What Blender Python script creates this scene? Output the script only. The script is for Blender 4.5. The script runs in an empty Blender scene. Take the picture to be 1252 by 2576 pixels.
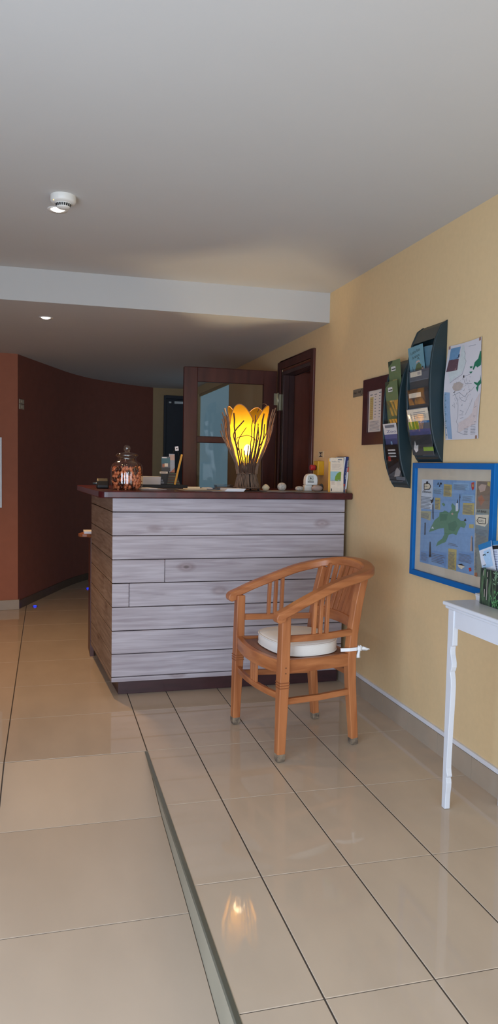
import bpy, math, random
from mathutils import Vector, Matrix
random.seed(7)
S = bpy.context.scene
COL = S.collection
PI = math.pi

# ---------------------------------------------------------------- camera
CAM_H = 1.33
yaw, pitch, roll, FPX = 0.264312, 0.0632927, 0.0188688, 1880.0
cy, sy, cp, sp = math.cos(yaw), math.sin(yaw), math.cos(pitch), math.sin(pitch)
fwd = Vector((sy*cp, cy*cp, -sp)); rgt = Vector((cy, -sy, 0)); upv = rgt.cross(fwd)
r2 = math.cos(roll)*rgt + math.sin(roll)*upv
u2 = -math.sin(roll)*rgt + math.cos(roll)*upv
cam_d = bpy.data.cameras.new('camera'); cam = bpy.data.objects.new('camera', cam_d); COL.objects.link(cam)
cam.matrix_world = Matrix(((r2.x, u2.x, -fwd.x, 0), (r2.y, u2.y, -fwd.y, 0), (r2.z, u2.z, -fwd.z, CAM_H), (0, 0, 0, 1)))
cam_d.sensor_fit = 'HORIZONTAL'; cam_d.sensor_width = 36.0; cam_d.lens = 36.0*FPX/1252.0
cam_d.clip_start = 0.02
S.camera = cam

# ---------------------------------------------------------------- light and exposure
S.view_settings.view_transform = 'Standard'; S.view_settings.look = 'None'
S.view_settings.gamma = 1.0; S.view_settings.use_curve_mapping = False
S.view_settings.exposure = 0.06
w = bpy.data.worlds.new('overcast_sky'); S.world = w; w.use_nodes = True
bg = w.node_tree.nodes['Background']; bg.inputs[0].default_value = (0.75, 0.87, 1.0, 1); bg.inputs[1].default_value = 0.35

def area(name, loc, target, sx, sz, power, col):
    d = bpy.data.lights.new(name, 'AREA'); d.shape = 'RECTANGLE'; d.size = sx; d.size_y = sz
    d.energy = power; d.color = col
    o = bpy.data.objects.new(name, d); COL.objects.link(o); o.location = loc
    o.rotation_euler = (Vector(target)-Vector(loc)).to_track_quat('-Z', 'Y').to_euler()
    return o
# daylight for an unseen glazed entrance, added behind the camera
area('entrance_daylight', (-0.25, -1.40, 0.95), (-0.15, 1.4, -0.15), 3.0, 1.8, 88.0, (0.76, 0.86, 1.0))
area('side_fill', (-1.42, 0.40, 0.72), (1.7, 1.9, 0.30), 2.5, 1.4, 98.0, (0.62, 0.78, 1.0))  # fill light added to brighten the low wall and table from the side

def spot(name, loc, power, col, angle=100, blend=0.6, r=0.03):
    d = bpy.data.lights.new(name, 'SPOT'); d.energy = power; d.color = col
    d.spot_size = math.radians(angle); d.spot_blend = blend; d.shadow_soft_size = r
    o = bpy.data.objects.new(name, d); COL.objects.link(o); o.location = loc
    return o
WARM = (1.0, 0.60, 0.27)

# ---------------------------------------------------------------- materials
MATS = {}
def s2l(c):
    return tuple((x/12.92 if x <= 0.04045 else ((x+0.055)/1.055)**2.4) for x in c)
def mk(name, rgb, rough=0.6, metal=0.0, var=0.06, scale=(12, 12, 12), bump=0.0, spec=0.5, detail=3.0, dark=None, coat=0.0):
    """rgb in 0-255 sRGB; object-space noise varies it a little"""
    if name in MATS: return MATS[name]
    m = bpy.data.materials.new(name); m.use_nodes = True
    nt = m.node_tree; b = nt.nodes['Principled BSDF']
    c = s2l([x/255 for x in rgb])
    tc = nt.nodes.new('ShaderNodeTexCoord'); mp = nt.nodes.new('ShaderNodeMapping')
    mp.inputs['Scale'].default_value = scale if hasattr(scale, '__len__') else (scale,)*3
    nz = nt.nodes.new('ShaderNodeTexNoise'); nz.inputs['Scale'].default_value = 1.0; nz.inputs['Detail'].default_value = detail
    nt.links.new(tc.outputs['Object'], mp.inputs['Vector']); nt.links.new(mp.outputs[0], nz.inputs['Vector'])
    rp = nt.nodes.new('ShaderNodeValToRGB')
    d = s2l([x/255 for x in dark]) if dark else tuple(x*(1-var) for x in c)
    l = c if dark else tuple(min(1, x*(1+var)) for x in c)
    rp.color_ramp.elements[0].position = 0.3; rp.color_ramp.elements[1].position = 0.7
    rp.color_ramp.elements[0].color = (*d, 1); rp.color_ramp.elements[1].color = (*l, 1)
    nt.links.new(nz.outputs['Fac'], rp.inputs[0]); nt.links.new(rp.outputs[0], b.inputs['Base Color'])
    b.inputs['Roughness'].default_value = rough; b.inputs['Metallic'].default_value = metal
    b.inputs['Specular IOR Level'].default_value = spec; b.inputs['Coat Weight'].default_value = coat
    b.inputs['Coat Roughness'].default_value = 0.15
    if bump:
        bp = nt.nodes.new('ShaderNodeBump'); bp.inputs['Strength'].default_value = bump; bp.inputs['Distance'].default_value = 0.002
        nt.links.new(nz.outputs['Fac'], bp.inputs['Height']); nt.links.new(bp.outputs[0], b.inputs['Normal'])
    MATS[name] = m; return m
def emit(name, rgb, strength):
    if name in MATS: return MATS[name]
    m = bpy.data.materials.new(name); m.use_nodes = True; b = m.node_tree.nodes['Principled BSDF']
    c = s2l([x/255 for x in rgb]); b.inputs['Base Color'].default_value = (*c, 1)
    b.inputs['Emission Color'].default_value = (*c, 1); b.inputs['Emission Strength'].default_value = strength
    MATS[name] = m; return m
def glass(name, tint, rough=0.02, gloss=0.6, base=0.04):
    """thin clear sheet: passes light straight through and mirrors at grazing angles"""
    if name in MATS: return MATS[name]
    m = bpy.data.materials.new(name); m.use_nodes = True; nt = m.node_tree
    for n in list(nt.nodes): nt.nodes.remove(n)
    o = nt.nodes.new('ShaderNodeOutputMaterial'); t = nt.nodes.new('ShaderNodeBsdfTransparent'); t.inputs[0].default_value = (*tint, 1)
    g = nt.nodes.new('ShaderNodeBsdfGlossy'); g.inputs['Roughness'].default_value = rough
    fr = nt.nodes.new('ShaderNodeLayerWeight'); fr.inputs[0].default_value = 0.5
    pw = nt.nodes.new('ShaderNodeMath'); pw.operation = 'POWER'; pw.inputs[1].default_value = 4.5
    mu = nt.nodes.new('ShaderNodeMath'); mu.operation = 'MULTIPLY_ADD'; mu.inputs[1].default_value = 0.95*gloss; mu.inputs[2].default_value = base*gloss
    mu.use_clamp = True
    nt.links.new(fr.outputs['Facing'], pw.inputs[0])
    mx = nt.nodes.new('ShaderNodeMixShader')
    nt.links.new(pw.outputs[0], mu.inputs[0]); nt.links.new(mu.outputs[0], mx.inputs[0])
    nt.links.new(t.outputs[0], mx.inputs[1]); nt.links.new(g.outputs[0], mx.inputs[2]); nt.links.new(mx.outputs[0], o.inputs[0])
    MATS[name] = m; return m

def wood(name, light, dark, scale, rough=0.4, knots=False, island=False, spec=0.5, bump=0.08):
    if name in MATS: return MATS[name]
    m = bpy.data.materials.new(name); m.use_nodes = True; nt = m.node_tree; b = nt.nodes['Principled BSDF']
    N = nt.nodes.new; L = nt.links.new
    tc = N('ShaderNodeTexCoord'); mp = N('ShaderNodeMapping'); mp.inputs['Scale'].default_value = scale
    if island:
        ge = N('ShaderNodeNewGeometry'); ad = N('ShaderNodeVectorMath'); ad.operation = 'ADD'
        mu = N('ShaderNodeMath'); mu.operation = 'MULTIPLY'; mu.inputs[1].default_value = 37.0
        L(ge.outputs['Random Per Island'], mu.inputs[0]); L(tc.outputs['Object'], ad.inputs[0]); L(mu.outputs[0], ad.inputs[1])
        L(ad.outputs[0], mp.inputs['Vector'])
    else:
        L(tc.outputs['Object'], mp.inputs['Vector'])
    n1 = N('ShaderNodeTexNoise'); n1.inputs['Scale'].default_value = 1; n1.inputs['Detail'].default_value = 6; n1.inputs['Distortion'].default_value = 0.6
    L(mp.outputs[0], n1.inputs['Vector'])
    rp = N('ShaderNodeValToRGB'); e = rp.color_ramp.elements
    e[0].position = 0.3; e[1].position = 0.72
    e[0].color = (*s2l([x/255 for x in dark]), 1); e[1].color = (*s2l([x/255 for x in light]), 1)
    L(n1.outputs['Fac'], rp.inputs[0])
    out = rp.outputs[0]
    n2 = N('ShaderNodeTexNoise'); n2.inputs['Scale'].default_value = 2.2; n2.inputs['Detail'].default_value = 2
    L((ad.outputs[0] if island else tc.outputs['Object']), n2.inputs['Vector'])
    mx = N('ShaderNodeMix'); mx.data_type = 'RGBA'; mx.blend_type = 'MULTIPLY'; mx.inputs['Factor'].default_value = 0.5
    r3 = N('ShaderNodeValToRGB'); r3.color_ramp.elements[0].color = (0.7, 0.66, 0.66, 1); r3.color_ramp.elements[1].color = (1, 1, 1, 1)
    r3.color_ramp.elements[0].position = 0.3; r3.color_ramp.elements[1].position = 0.65
    L(n2.outputs['Fac'], r3.inputs[0]); L(out, mx.inputs['A']); L(r3.outputs[0], mx.inputs['B']); out = mx.outputs['Result']
    if knots:
        vo = N('ShaderNodeTexVoronoi'); vo.inputs['Scale'].default_value = 1.0
        m2 = N('ShaderNodeMapping'); m2.inputs['Scale'].default_value = (2.6, 2.6, 5.0)
        L((ad.outputs[0] if island else tc.outputs['Object']), m2.inputs['Vector']); L(m2.outputs[0], vo.inputs['Vector'])
        rk = N('ShaderNodeValToRGB'); k = rk.color_ramp.elements
        k[0].position = 0.035; k[0].color = (0.36, 0.30, 0.28, 1); k[1].position = 0.17; k[1].color = (1, 1, 1, 1)
        a = rk.color_ramp.elements.new(0.06); a.color = (0.88, 0.80, 0.78, 1); a = rk.color_ramp.elements.new(0.10); a.color = (0.70, 0.63, 0.61, 1)
        L(vo.outputs['Distance'], rk.inputs[0])
        m3 = N('ShaderNodeMix'); m3.data_type = 'RGBA'; m3.blend_type = 'MULTIPLY'; m3.inputs['Factor'].default_value = 0.8
        L(out, m3.inputs['A']); L(rk.outputs[0], m3.inputs['B']); out = m3.outputs['Result']
    L(out, b.inputs['Base Color']); b.inputs['Roughness'].default_value = rough; b.inputs['Specular IOR Level'].default_value = spec
    bp = N('ShaderNodeBump'); bp.inputs['Strength'].default_value = bump; bp.inputs['Distance'].default_value = 0.002
    L(n1.outputs['Fac'], bp.inputs['Height']); L(bp.outputs[0], b.inputs['Normal'])
    MATS[name] = m; return m

# ---------------------------------------------------------------- mesh building
class MB:
    def __init__(s): s.v = []; s.f = []; s.m = []; s.s = []
    def face(s, pts, mat=0, smooth=False):
        b = len(s.v); s.v += [tuple(p) for p in pts]; s.f.append(tuple(range(b, b+len(pts)))); s.m.append(mat); s.s.append(smooth)
    def grid(s, rows, mat=0, smooth=True, closed=False):
        b = len(s.v); n = len(rows[0])
        for r in rows: s.v += [tuple(p) for p in r]
        for i in range(len(rows)-1):
            for j in range(n if closed else n-1):
                k = (j+1) % n
                s.f.append((b+i*n+j, b+i*n+k, b+(i+1)*n+k, b+(i+1)*n+j)); s.m.append(mat); s.s.append(smooth)
        return b, n
    def box(s, x0, x1, y0, y1, z0, z1, mat=0):
        s.hexa([(x0, y0, z0), (x1, y0, z0), (x1, y1, z0), (x0, y1, z0)], [(x0, y0, z1), (x1, y0, z1), (x1, y1, z1), (x0, y1, z1)], mat); return s
    def hexa(s, bot, top, mat=0):
        n = len(bot); b = len(s.v); s.v += [tuple(p) for p in bot]+[tuple(p) for p in top]
        s.f.append(tuple(b+i for i in reversed(range(n)))); s.f.append(tuple(b+n+i for i in range(n)))
        for i in range(n):
            j = (i+1) % n; s.f.append((b+i, b+j, b+n+j, b+n+i))
        s.m += [mat]*(n+2); s.s += [False]*(n+2); return s
    def obox(s, c, ax, h, mat=0):
        c = Vector(c); a = [Vector(ax[i])*h[i] for i in range(3)]
        P = lambda i, j, k: c+a[0]*i+a[1]*j+a[2]*k
        return s.hexa([P(-1, -1, -1), P(1, -1, -1), P(1, 1, -1), P(-1, 1, -1)], [P(-1, -1, 1), P(1, -1, 1), P(1, 1, 1), P(-1, 1, 1)], mat)
    def prism(s, poly, d, mat=0):
        d = Vector(d); return s.hexa([Vector(p) for p in poly], [Vector(p)+d for p in poly], mat)
    def sweep(s, path, sect, up=(0, 0, 1), mat=0, smooth=False, scales=None, caps=True, closed=False):
        """sect: list of (side, up) offsets; carried along path"""
        path = [Vector(p) for p in path]; n = len(path); rows = []
        for i, p in enumerate(path):
            if closed: t = path[(i+1) % n]-path[i-1]
            else: t = path[min(i+1, n-1)]-path[max(i-1, 0)]
            t.normalize(); u = Vector(up); sd = t.cross(u)
            if sd.length < 1e-5: sd = t.cross(Vector((1, 0, 0)))
            sd.normalize(); uu = sd.cross(t); k = scales[i] if scales else 1.0
            rows.append([p+sd*(a*k)+uu*(c*k) for a, c in sect])
        if closed: rows.append(rows[0])
        b, m = s.grid(rows, mat, smooth, True)
        if caps and not closed:
            s.f.append(tuple(b+i for i in range(m))); s.f.append(tuple(b+(len(rows)-1)*m+i for i in reversed(range(m)))); s.m += [mat]*2; s.s += [False]*2
        return s
    def tube(s, path, r, n=8, mat=0, closed=False):
        if not hasattr(r, '__len__'): r = [r]*len(path)
        return s.sweep(path, [(math.cos(2*PI*k/n), math.sin(2*PI*k/n)) for k in range(n)], mat=mat, smooth=True, scales=r, closed=closed)
    def lathe(s, prof, c, n=32, mat=0, ribs=None, smooth=True):
        c = Vector(c); rows = []
        for r, z in prof:
            rows.append([c+Vector(((r*(ribs(a, z) if ribs else 1))*math.cos(a), (r*(ribs(a, z) if ribs else 1))*math.sin(a), z)) for a in [2*PI*k/n for k in range(n)]])
        s.grid(rows, mat, smooth, True); return s
    def ellipsoid(s, c, r, n=20, m=12, mat=0, warp=None):
        c = Vector(c); rows = []
        for i in range(m+1):
            t = PI*i/m; row = []
            for k in range(n):
                a = 2*PI*k/n; d = Vector((math.sin(t)*math.cos(a), math.sin(t)*math.sin(a), math.cos(t)))
                q = warp(d) if warp else 1.0
                row.append(c+Vector((d.x*r[0], d.y*r[1], d.z*r[2]))*q)
            rows.append(row)
        s.grid(list(reversed(rows)), mat, True, True); return s
    def build(s, name, mats, parent=None, bevel=0, origin=None, seg=2, smooth_angle=None, subsurf=0):
        me = bpy.data.meshes.new(name)
        if parent is not None: o0 = ORG[parent.name]
        elif origin is not None: o0 = Vector(origin)
        else:
            xs = [p[0] for p in s.v]; ys = [p[1] for p in s.v]; zs = [p[2] for p in s.v]
            o0 = Vector(((min(xs)+max(xs))/2, (min(ys)+max(ys))/2, min(zs)))
        me.from_pydata([tuple(Vector(p)-o0) for p in s.v], [], s.f)
        for k in (mats if isinstance(mats, (list, tuple)) else [mats]): me.materials.append(k)
        for p, mi, sm in zip(me.polygons, s.m, s.s): p.material_index = mi; p.use_smooth = sm
        me.validate(); me.update()
        import bmesh
        bm = bmesh.new(); bm.from_mesh(me); bmesh.ops.remove_doubles(bm, verts=bm.verts, dist=1e-6)
        if bevel or subsurf: bmesh.ops.recalc_face_normals(bm, faces=bm.faces)
        bm.to_mesh(me); bm.free()
        o = bpy.data.objects.new(name, me); COL.objects.link(o)
        if parent is not None: o.parent = parent
        else: o.location = o0
        ORG[o.name] = o0
        if bevel:
            md = o.modifiers.new('edge', 'BEVEL'); md.width = bevel; md.segments = seg; md.limit_method = 'ANGLE'; md.angle_limit = math.radians(40)
        if subsurf:
            md = o.modifiers.new('smooth', 'SUBSURF'); md.levels = subsurf; md.render_levels = subsurf
        return o
ORG = {}
def thing(name, label, cat, loc, group=None):
    o = bpy.data.objects.new(name, None); COL.objects.link(o); o.location = loc; o.empty_display_size = 0.05
    ORG[o.name] = Vector(loc); return tag(o, label, cat, group)
def tag(o, label, cat, group=None):
    o['label'] = label; o['category'] = cat
    if group: o['group'] = group
    return o
def struct(o, label=None):
    o['kind'] = 'structure'
    if label: o['label'] = label
    return o
def sempty(name, loc, label=None):
    o = bpy.data.objects.new(name, None); COL.objects.link(o); o.location = loc; ORG[o.name] = Vector(loc); return struct(o, label)
FONT_CACHE = {}
def text_faces(txt):
    if txt in FONT_CACHE: return FONT_CACHE[txt]
    cu = bpy.data.curves.new('lettering', 'FONT'); cu.body = txt; cu.size = 1.0; cu.resolution_u = 2
    ob = bpy.data.objects.new('lettering', cu)
    me = bpy.data.meshes.new_from_object(ob)
    r = ([v.co.copy() for v in me.vertices], [tuple(p.vertices) for p in me.polygons])
    bpy.data.objects.remove(ob); bpy.data.curves.remove(cu); bpy.data.meshes.remove(me)
    FONT_CACHE[txt] = r; return r
class Print:
    """flat ink laid on a sheet: O origin, U and V unit axes, N outward; coordinates in metres"""
    def __init__(s, O, U, V, warp=None):
        s.O, s.U, s.V = Vector(O), Vector(U).normalized(), Vector(V).normalized(); s.N = s.U.cross(s.V).normalized(); s.b = MB(); s.mats = []; s.k = 0; s.warp = warp
    def mi(s, m):
        if m not in s.mats: s.mats.append(m)
        return s.mats.index(m)
    def P(s, u, v, l): 
        p = s.O+s.U*u+s.V*v+s.N*(0.00035+0.00004*l)
        if s.warp: p = p+s.warp(p)
        return p
    def poly(s, pts, m):
        s.k += 1; l = s.k
        a = sum(pts[i][0]*pts[(i+1) % len(pts)][1]-pts[(i+1) % len(pts)][0]*pts[i][1] for i in range(len(pts)))
        if a < 0: pts = pts[::-1]
        if len(pts) <= 4 and not s.warp: s.b.face([s.P(u, v, l) for u, v in pts], s.mi(m))
        else:
            from mathutils.geometry import tessellate_polygon
            for t in tessellate_polygon([[Vector((u, v, 0)) for u, v in pts]]):
                q = [pts[i] for i in t]
                if sum(q[i][0]*q[(i+1) % 3][1]-q[(i+1) % 3][0]*q[i][1] for i in range(3)) < 0: q.reverse()
                s.b.face([s.P(u, v, l) for u, v in q], s.mi(m))
    def rect(s, u0, v0, u1, v1, m): s.poly([(u0, v0), (u1, v0), (u1, v1), (u0, v1)], m)
    def lines(s, u0, v0, u1, v1, n, m, fill=0.35):
        h = (v1-v0)/n
        for i in range(n): s.rect(u0, v0+i*h+h*(0.5-fill/2), u1-(u1-u0)*random.random()*0.25, v0+i*h+h*(0.5+fill/2), m); s.k -= 1
    def stroke(s, pts, wd, m):
        for a, b in zip(pts, pts[1:]):
            d = (Vector(b)-Vector(a)); L = d.length
            if L < 1e-6: continue
            n = Vector((-d.y, d.x))/L*wd/2
            s.poly([(a[0]-n.x, a[1]-n.y), (b[0]-n.x, b[1]-n.y), (b[0]+n.x, b[1]+n.y), (a[0]+n.x, a[1]+n.y)], m); s.k -= 1
    def text(s, t, u, v, h, m, rot=0.0, stretch=1.0, width=None):
        vs, fs = text_faces(t); s.k += 1; l = s.k; i = s.mi(m); c, q = math.cos(rot), math.sin(rot)
        if width: stretch = width/h/max(max(p.x for p in vs), 1e-6)
        for f in fs:
            s.b.face([s.P(u+h*(vs[j].x*stretch*c-vs[j].y*q), v+h*(vs[j].x*stretch*q+vs[j].y*c), l) for j in f], i)
    def build(s, parent, name='print'):
        return s.b.build(name, s.mats, parent)
def ink(name, rgb): return mk('ink_'+name, rgb, 0.6, var=0.05, scale=60)
POSTER=[('sea', [(3.3023, 1.274), (2.8279, 1.2795), (2.8142, 0.874), (3.2962, 0.8701)]), ('white', [(3.3023, 1.274), (3.1927, 1.2751), (3.192, 1.1335), (3.3022, 1.1324)]), ('paperbrown', [(2.8167, 1.2781), (2.7186, 1.2791), (2.7168, 1.0155), (2.7248, 0.8772), (2.8104, 0.8728)]), ('brownA', [(2.8167, 1.2781), (2.7186, 1.2791), (2.7166, 1.1651), (2.8165, 1.1588)]), ('pinkgrey', [(2.8047, 1.2547), (2.7814, 1.2673), (2.7455, 1.2634), (2.7556, 1.2396), (2.791, 1.2315)]), ('rust', [(2.8075, 1.2071), (2.7783, 1.2219), (2.7529, 1.1996), (2.781, 1.1746)]), ('gold', [(2.7376, 1.2769), (2.7185, 1.2767), (2.7195, 1.2576), (2.7396, 1.2635)]), ('grey', [(2.8186, 1.145), (2.7196, 1.1417), (2.7188, 1.0453), (2.8186, 1.0559)]), ('cream', [(2.8179, 1.1348), (2.7196, 1.1417), (2.7231, 1.1082), (2.7453, 1.0896), (2.8151, 1.0939)]), ('palegold', [(3.2997, 1.1208), (3.1991, 1.1243), (3.2036, 1.0792), (3.3008, 1.0894)]), ('gold', [(3.0909, 1.258), (3.0189, 1.2566), (3.0193, 1.2023), (3.0913, 1.2008)]), ('gold', [(3.1672, 1.1917), (3.1175, 1.1922), (3.1174, 1.1371), (3.1665, 1.137)]), ('gold', [(2.9208, 1.1805), (2.8293, 1.1837), (2.8301, 1.1322), (2.9225, 1.1293)]), ('gold', [(3.0302, 0.9666), (2.9594, 0.9692), (2.9569, 0.8743), (3.0287, 0.8732)]), ('gold', [(2.8649, 1.0905), (2.8293, 1.0928), (2.8293, 1.0756), (2.8657, 1.0741)]), ('blueA', [(3.0093, 1.2677), (2.874, 1.268), (2.875, 1.2368), (3.0105, 1.2352)]), ('blueA', [(3.1827, 1.2402), (3.1013, 1.2411), (3.1021, 1.2115), (3.1835, 1.208)]), ('blueA', [(2.9286, 1.2171), (2.8298, 1.218), (2.8297, 1.1889), (2.93, 1.1906)]), ('blueB', [(3.288, 0.9275), (3.2088, 0.9309), (3.2112, 0.8747), (3.2925, 0.8758)]), ('blueB', [(3.1825, 0.9398), (3.0464, 0.9445), (3.0453, 0.8783), (3.1832, 0.8957)]), ('blueB', [(2.9444, 0.9656), (2.8251, 0.9692), (2.8254, 0.9277), (2.9447, 0.9209)]), ('island', [(3.2153, 1.0245), (3.1869, 1.0596), (3.1658, 1.0841), (3.1226, 1.1061), (3.1202, 1.1249), (3.0913, 1.1287), (3.0739, 1.1372), (3.0344, 1.1288), (3.0113, 1.1467), (3.0193, 1.1625), (3.0097, 1.1739), (2.985, 1.1627), (2.9802, 1.1432), (2.9438, 1.1509), (2.959, 1.1285), (2.9611, 1.1105), (2.9337, 1.1002), (2.901, 1.1009), (2.8884, 1.0879), (2.9022, 1.071), (2.9319, 1.0737), (2.9476, 1.0599), (2.9659, 1.0332), (2.9969, 1.0374), (3.031, 1.0287), (3.0568, 0.9931), (3.0921, 0.9819), (3.1424, 0.9633), (3.1291, 0.9855), (3.0865, 1.0067), (3.07, 1.0287), (3.0755, 1.0559), (3.126, 1.0478), (3.17, 1.0344)]), ('island', [(3.1048, 1.1668), (3.0871, 1.1715), (3.0721, 1.1631), (3.0823, 1.154)]), ('island2', [(3.0415, 1.079), (2.9738, 1.0988), (2.9589, 1.0786), (2.9839, 1.0477), (3.0325, 1.0505)]), ('island2', [(3.1161, 1.1177), (3.0445, 1.1227), (3.0566, 1.0925), (3.1138, 1.0843)]), ('white', [(2.9791, 1.1756), (2.9616, 1.1765), (2.9579, 1.1422), (2.9792, 1.1386)]), ('white', [(3.1935, 1.0437), (3.1789, 1.0545), (3.1668, 1.0442)]), ('pinkgrey', [(3.0168, 1.1264), (3.0034, 1.132), (2.9973, 1.1241), (3.008, 1.1197)]), ('ink', [(2.9725, 1.1777), (2.967, 1.1958), (2.9617, 1.1783)]), ('ink', [(2.9519, 1.2001), (2.9486, 1.2198), (2.9426, 1.2006)]), ('ink', [(2.9506, 1.2002), (2.9459, 1.2004), (2.9471, 1.1507), (2.9511, 1.1504)]), ('ink', [(3.2106, 1.1801), (3.1952, 1.179), (3.1773, 1.195), (3.1831, 1.1701), (3.2016, 1.1615)]), ('ink', [(3.1892, 1.1584), (3.1801, 1.1589), (3.1736, 1.0872), (3.1829, 1.0903)]), ('ink', [(3.259, 1.0652), (3.248, 1.0669), (3.2471, 1.008), (3.2566, 1.0071)]), ('ink', [(3.2028, 0.9777), (3.1953, 0.9805), (3.1825, 0.9072), (3.2055, 0.9044)]), ('pinkgrey', [(2.8456, 1.0395), (2.8371, 1.0438), (2.8277, 0.9792), (2.8487, 0.975)]), ('ink', [(2.8391, 1.0367), (2.8342, 1.0372), (2.8288, 0.9774), (2.8349, 0.9756)]), ('red', [(2.8583, 1.2702), (2.8367, 1.2735), (2.8361, 1.2468), (2.8467, 1.2368), (2.8569, 1.2495)]), ('gold', [(2.8515, 1.2617), (2.8424, 1.2655), (2.8403, 1.2535), (2.8495, 1.2515)]), ('cream', [(2.9468, 0.9027), (2.9206, 0.9098), (2.8841, 0.9023), (2.9125, 0.8878), (2.9326, 0.8921)]), ('ink', [(2.9435, 0.9042), (2.9141, 0.9117), (2.8862, 0.9049), (2.9202, 0.9045)]), ('red', [(2.8551, 0.9011), (2.8364, 0.9054), (2.8323, 0.8921), (2.8477, 0.8864)]), ('rust', [(2.807, 0.8871), (2.7889, 0.8915), (2.7845, 0.8733), (2.8061, 0.8735)]), ('ink', [(3.2785, 1.2544), (3.2237, 1.2575), (3.2073, 1.2432), (3.2201, 1.2274), (3.2764, 1.225)]), ('cream', [(3.2719, 1.2515), (3.2266, 1.2544), (3.2142, 1.2429), (3.2242, 1.2307), (3.2703, 1.2283)]), ('ink', [(3.2554, 1.2647), (3.2383, 1.2663), (3.236, 1.2564), (3.2563, 1.255)]), ('ink', [(2.807, 1.11), (2.7928, 1.1264), (2.7373, 1.1264), (2.739, 1.1009), (2.791, 1.0993)]), ('cream', [(2.8009, 1.1105), (2.7896, 1.1239), (2.7418, 1.1234), (2.7433, 1.1032), (2.7881, 1.1019)]), ('ink', [(2.9077, 1.1039), (2.8941, 1.1137), (2.8868, 1.102), (2.9023, 1.1008)]), ('ink', [(3.149, 1.2526), (3.141, 1.2659), (3.1357, 1.253)]), ('ink', [(3.1321, 1.2438), (3.1205, 1.2665), (3.1171, 1.2591), (3.1247, 1.2433)]), ('ink', [(3.1184, 1.2572), (3.1116, 1.2648), (3.1051, 1.2539)])]
POSTER_LINES=[('ink2', [(3.3023, 1.1931), (3.2003, 1.1977), (3.2981, 1.1327)], 9), ('ink2', [(3.0831, 1.2491), (3.0254, 1.251), (3.08, 1.205)], 8), ('ink2', [(3.1621, 1.1825), (3.1222, 1.1845), (3.159, 1.1374)], 7), ('ink2', [(2.9164, 1.1737), (2.8351, 1.1783), (2.9136, 1.1334)], 8), ('ink2', [(3.0259, 0.9543), (2.9657, 0.9613), (3.0205, 0.8762)], 14), ('ink2', [(3.002, 1.2607), (2.8801, 1.2643), (3.0002, 1.2356)], 6), ('ink2', [(3.18, 1.2346), (3.1061, 1.2372), (3.1783, 1.2101)], 5), ('ink2', [(2.925, 1.212), (2.8359, 1.216), (2.9234, 1.1892)], 5), ('ink2', [(3.296, 1.1132), (3.2064, 1.1192), (3.2941, 1.0859)], 5), ('ink2', [(3.2834, 0.9202), (3.2149, 0.9283), (3.2807, 0.8812)], 7), ('ink2', [(3.178, 0.9307), (3.0535, 0.9455), (3.1749, 0.8853)], 6), ('ink2', [(2.9372, 0.9575), (2.8314, 0.9701), (2.9346, 0.9204)], 7), ('ink2', [(2.8139, 1.0769), (2.7215, 1.085), (2.8083, 0.9952)], 14), ('ink2', [(2.8106, 0.9846), (2.7924, 0.9868), (2.8048, 0.8995)], 14), ('ink2', [(3.0321, 0.9939), (2.947, 1.0029), (3.0312, 0.9811)], 2)]
MAPSHEET=[('sky', [(3.0848, 1.8711), (2.995, 1.8691), (3.0101, 1.8171), (3.0903, 1.8195)]), ('navy', [(3.0779, 1.8279), (3.0374, 1.8286), (3.0003, 1.8375), (3.0029, 1.8221), (3.0792, 1.818)]), ('plum', [(3.0903, 1.8195), (3.0063, 1.8166), (3.0134, 1.7672), (3.1041, 1.7675)]), ('pinkgrey', [(3.0746, 1.8084), (3.061, 1.8077), (3.0678, 1.7664), (3.0915, 1.7681)]), ('cream', [(3.034, 1.8063), (3.0206, 1.8056), (3.0234, 1.7911), (3.0367, 1.7907)]), ('mauve', [(3.0349, 1.7925), (3.0216, 1.7929), (3.024, 1.7713), (3.0353, 1.7707)]), ('strip', [(3.1111, 1.6776), (3.0652, 1.6716), (3.059, 1.5824), (3.0469, 1.4627), (3.0845, 1.4658), (3.1155, 1.5961)]), ('green', [(2.8306, 1.8256), (2.8223, 1.8272), (2.821, 1.7982), (2.8233, 1.7686), (2.8517, 1.7608), (2.8627, 1.7696), (2.879, 1.7545), (2.8862, 1.7572), (2.8707, 1.7858), (2.844, 1.7974)]), ('green', [(2.9101, 1.7715), (2.8871, 1.7707), (2.8901, 1.7634), (2.9042, 1.7632)]), ('green', [(2.9139, 1.7489), (2.8856, 1.7486), (2.899, 1.7396)]), ('green', [(2.8256, 1.7277), (2.818, 1.6913), (2.836, 1.6818), (2.8428, 1.6561), (2.8562, 1.6762), (2.8464, 1.6828), (2.8715, 1.6966), (2.8737, 1.7026), (2.8473, 1.6961), (2.8276, 1.7073)]), ('taupe', [(3.0473, 1.6941), (3.0331, 1.7107), (2.9918, 1.7145), (2.9574, 1.6993), (2.9639, 1.6863), (2.9817, 1.6761), (3.0191, 1.6735), (3.0389, 1.6833)]), ('ink', [(3.0379, 1.6692), (3.023, 1.6749), (3.0227, 1.6709), (3.0339, 1.6669)]), ('mauve2', [(2.8238, 1.6525), (2.8355, 1.5251), (2.9875, 1.4889), (2.9867, 1.5324), (2.9574, 1.5389), (2.9074, 1.5518), (2.8733, 1.5709), (2.8591, 1.6176)]), ('sea2', [(2.9804, 1.8718), (2.9656, 1.8716), (2.9424, 1.7987), (2.9581, 1.7617), (3.0232, 1.7336), (3.0422, 1.7316), (3.0681, 1.7141), (3.0874, 1.7666), (3.0142, 1.7672), (2.9919, 1.8246)]), ('ink', [(2.9601, 1.7386), (2.9521, 1.7387), (2.952, 1.727), (2.9624, 1.7291)])]
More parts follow.
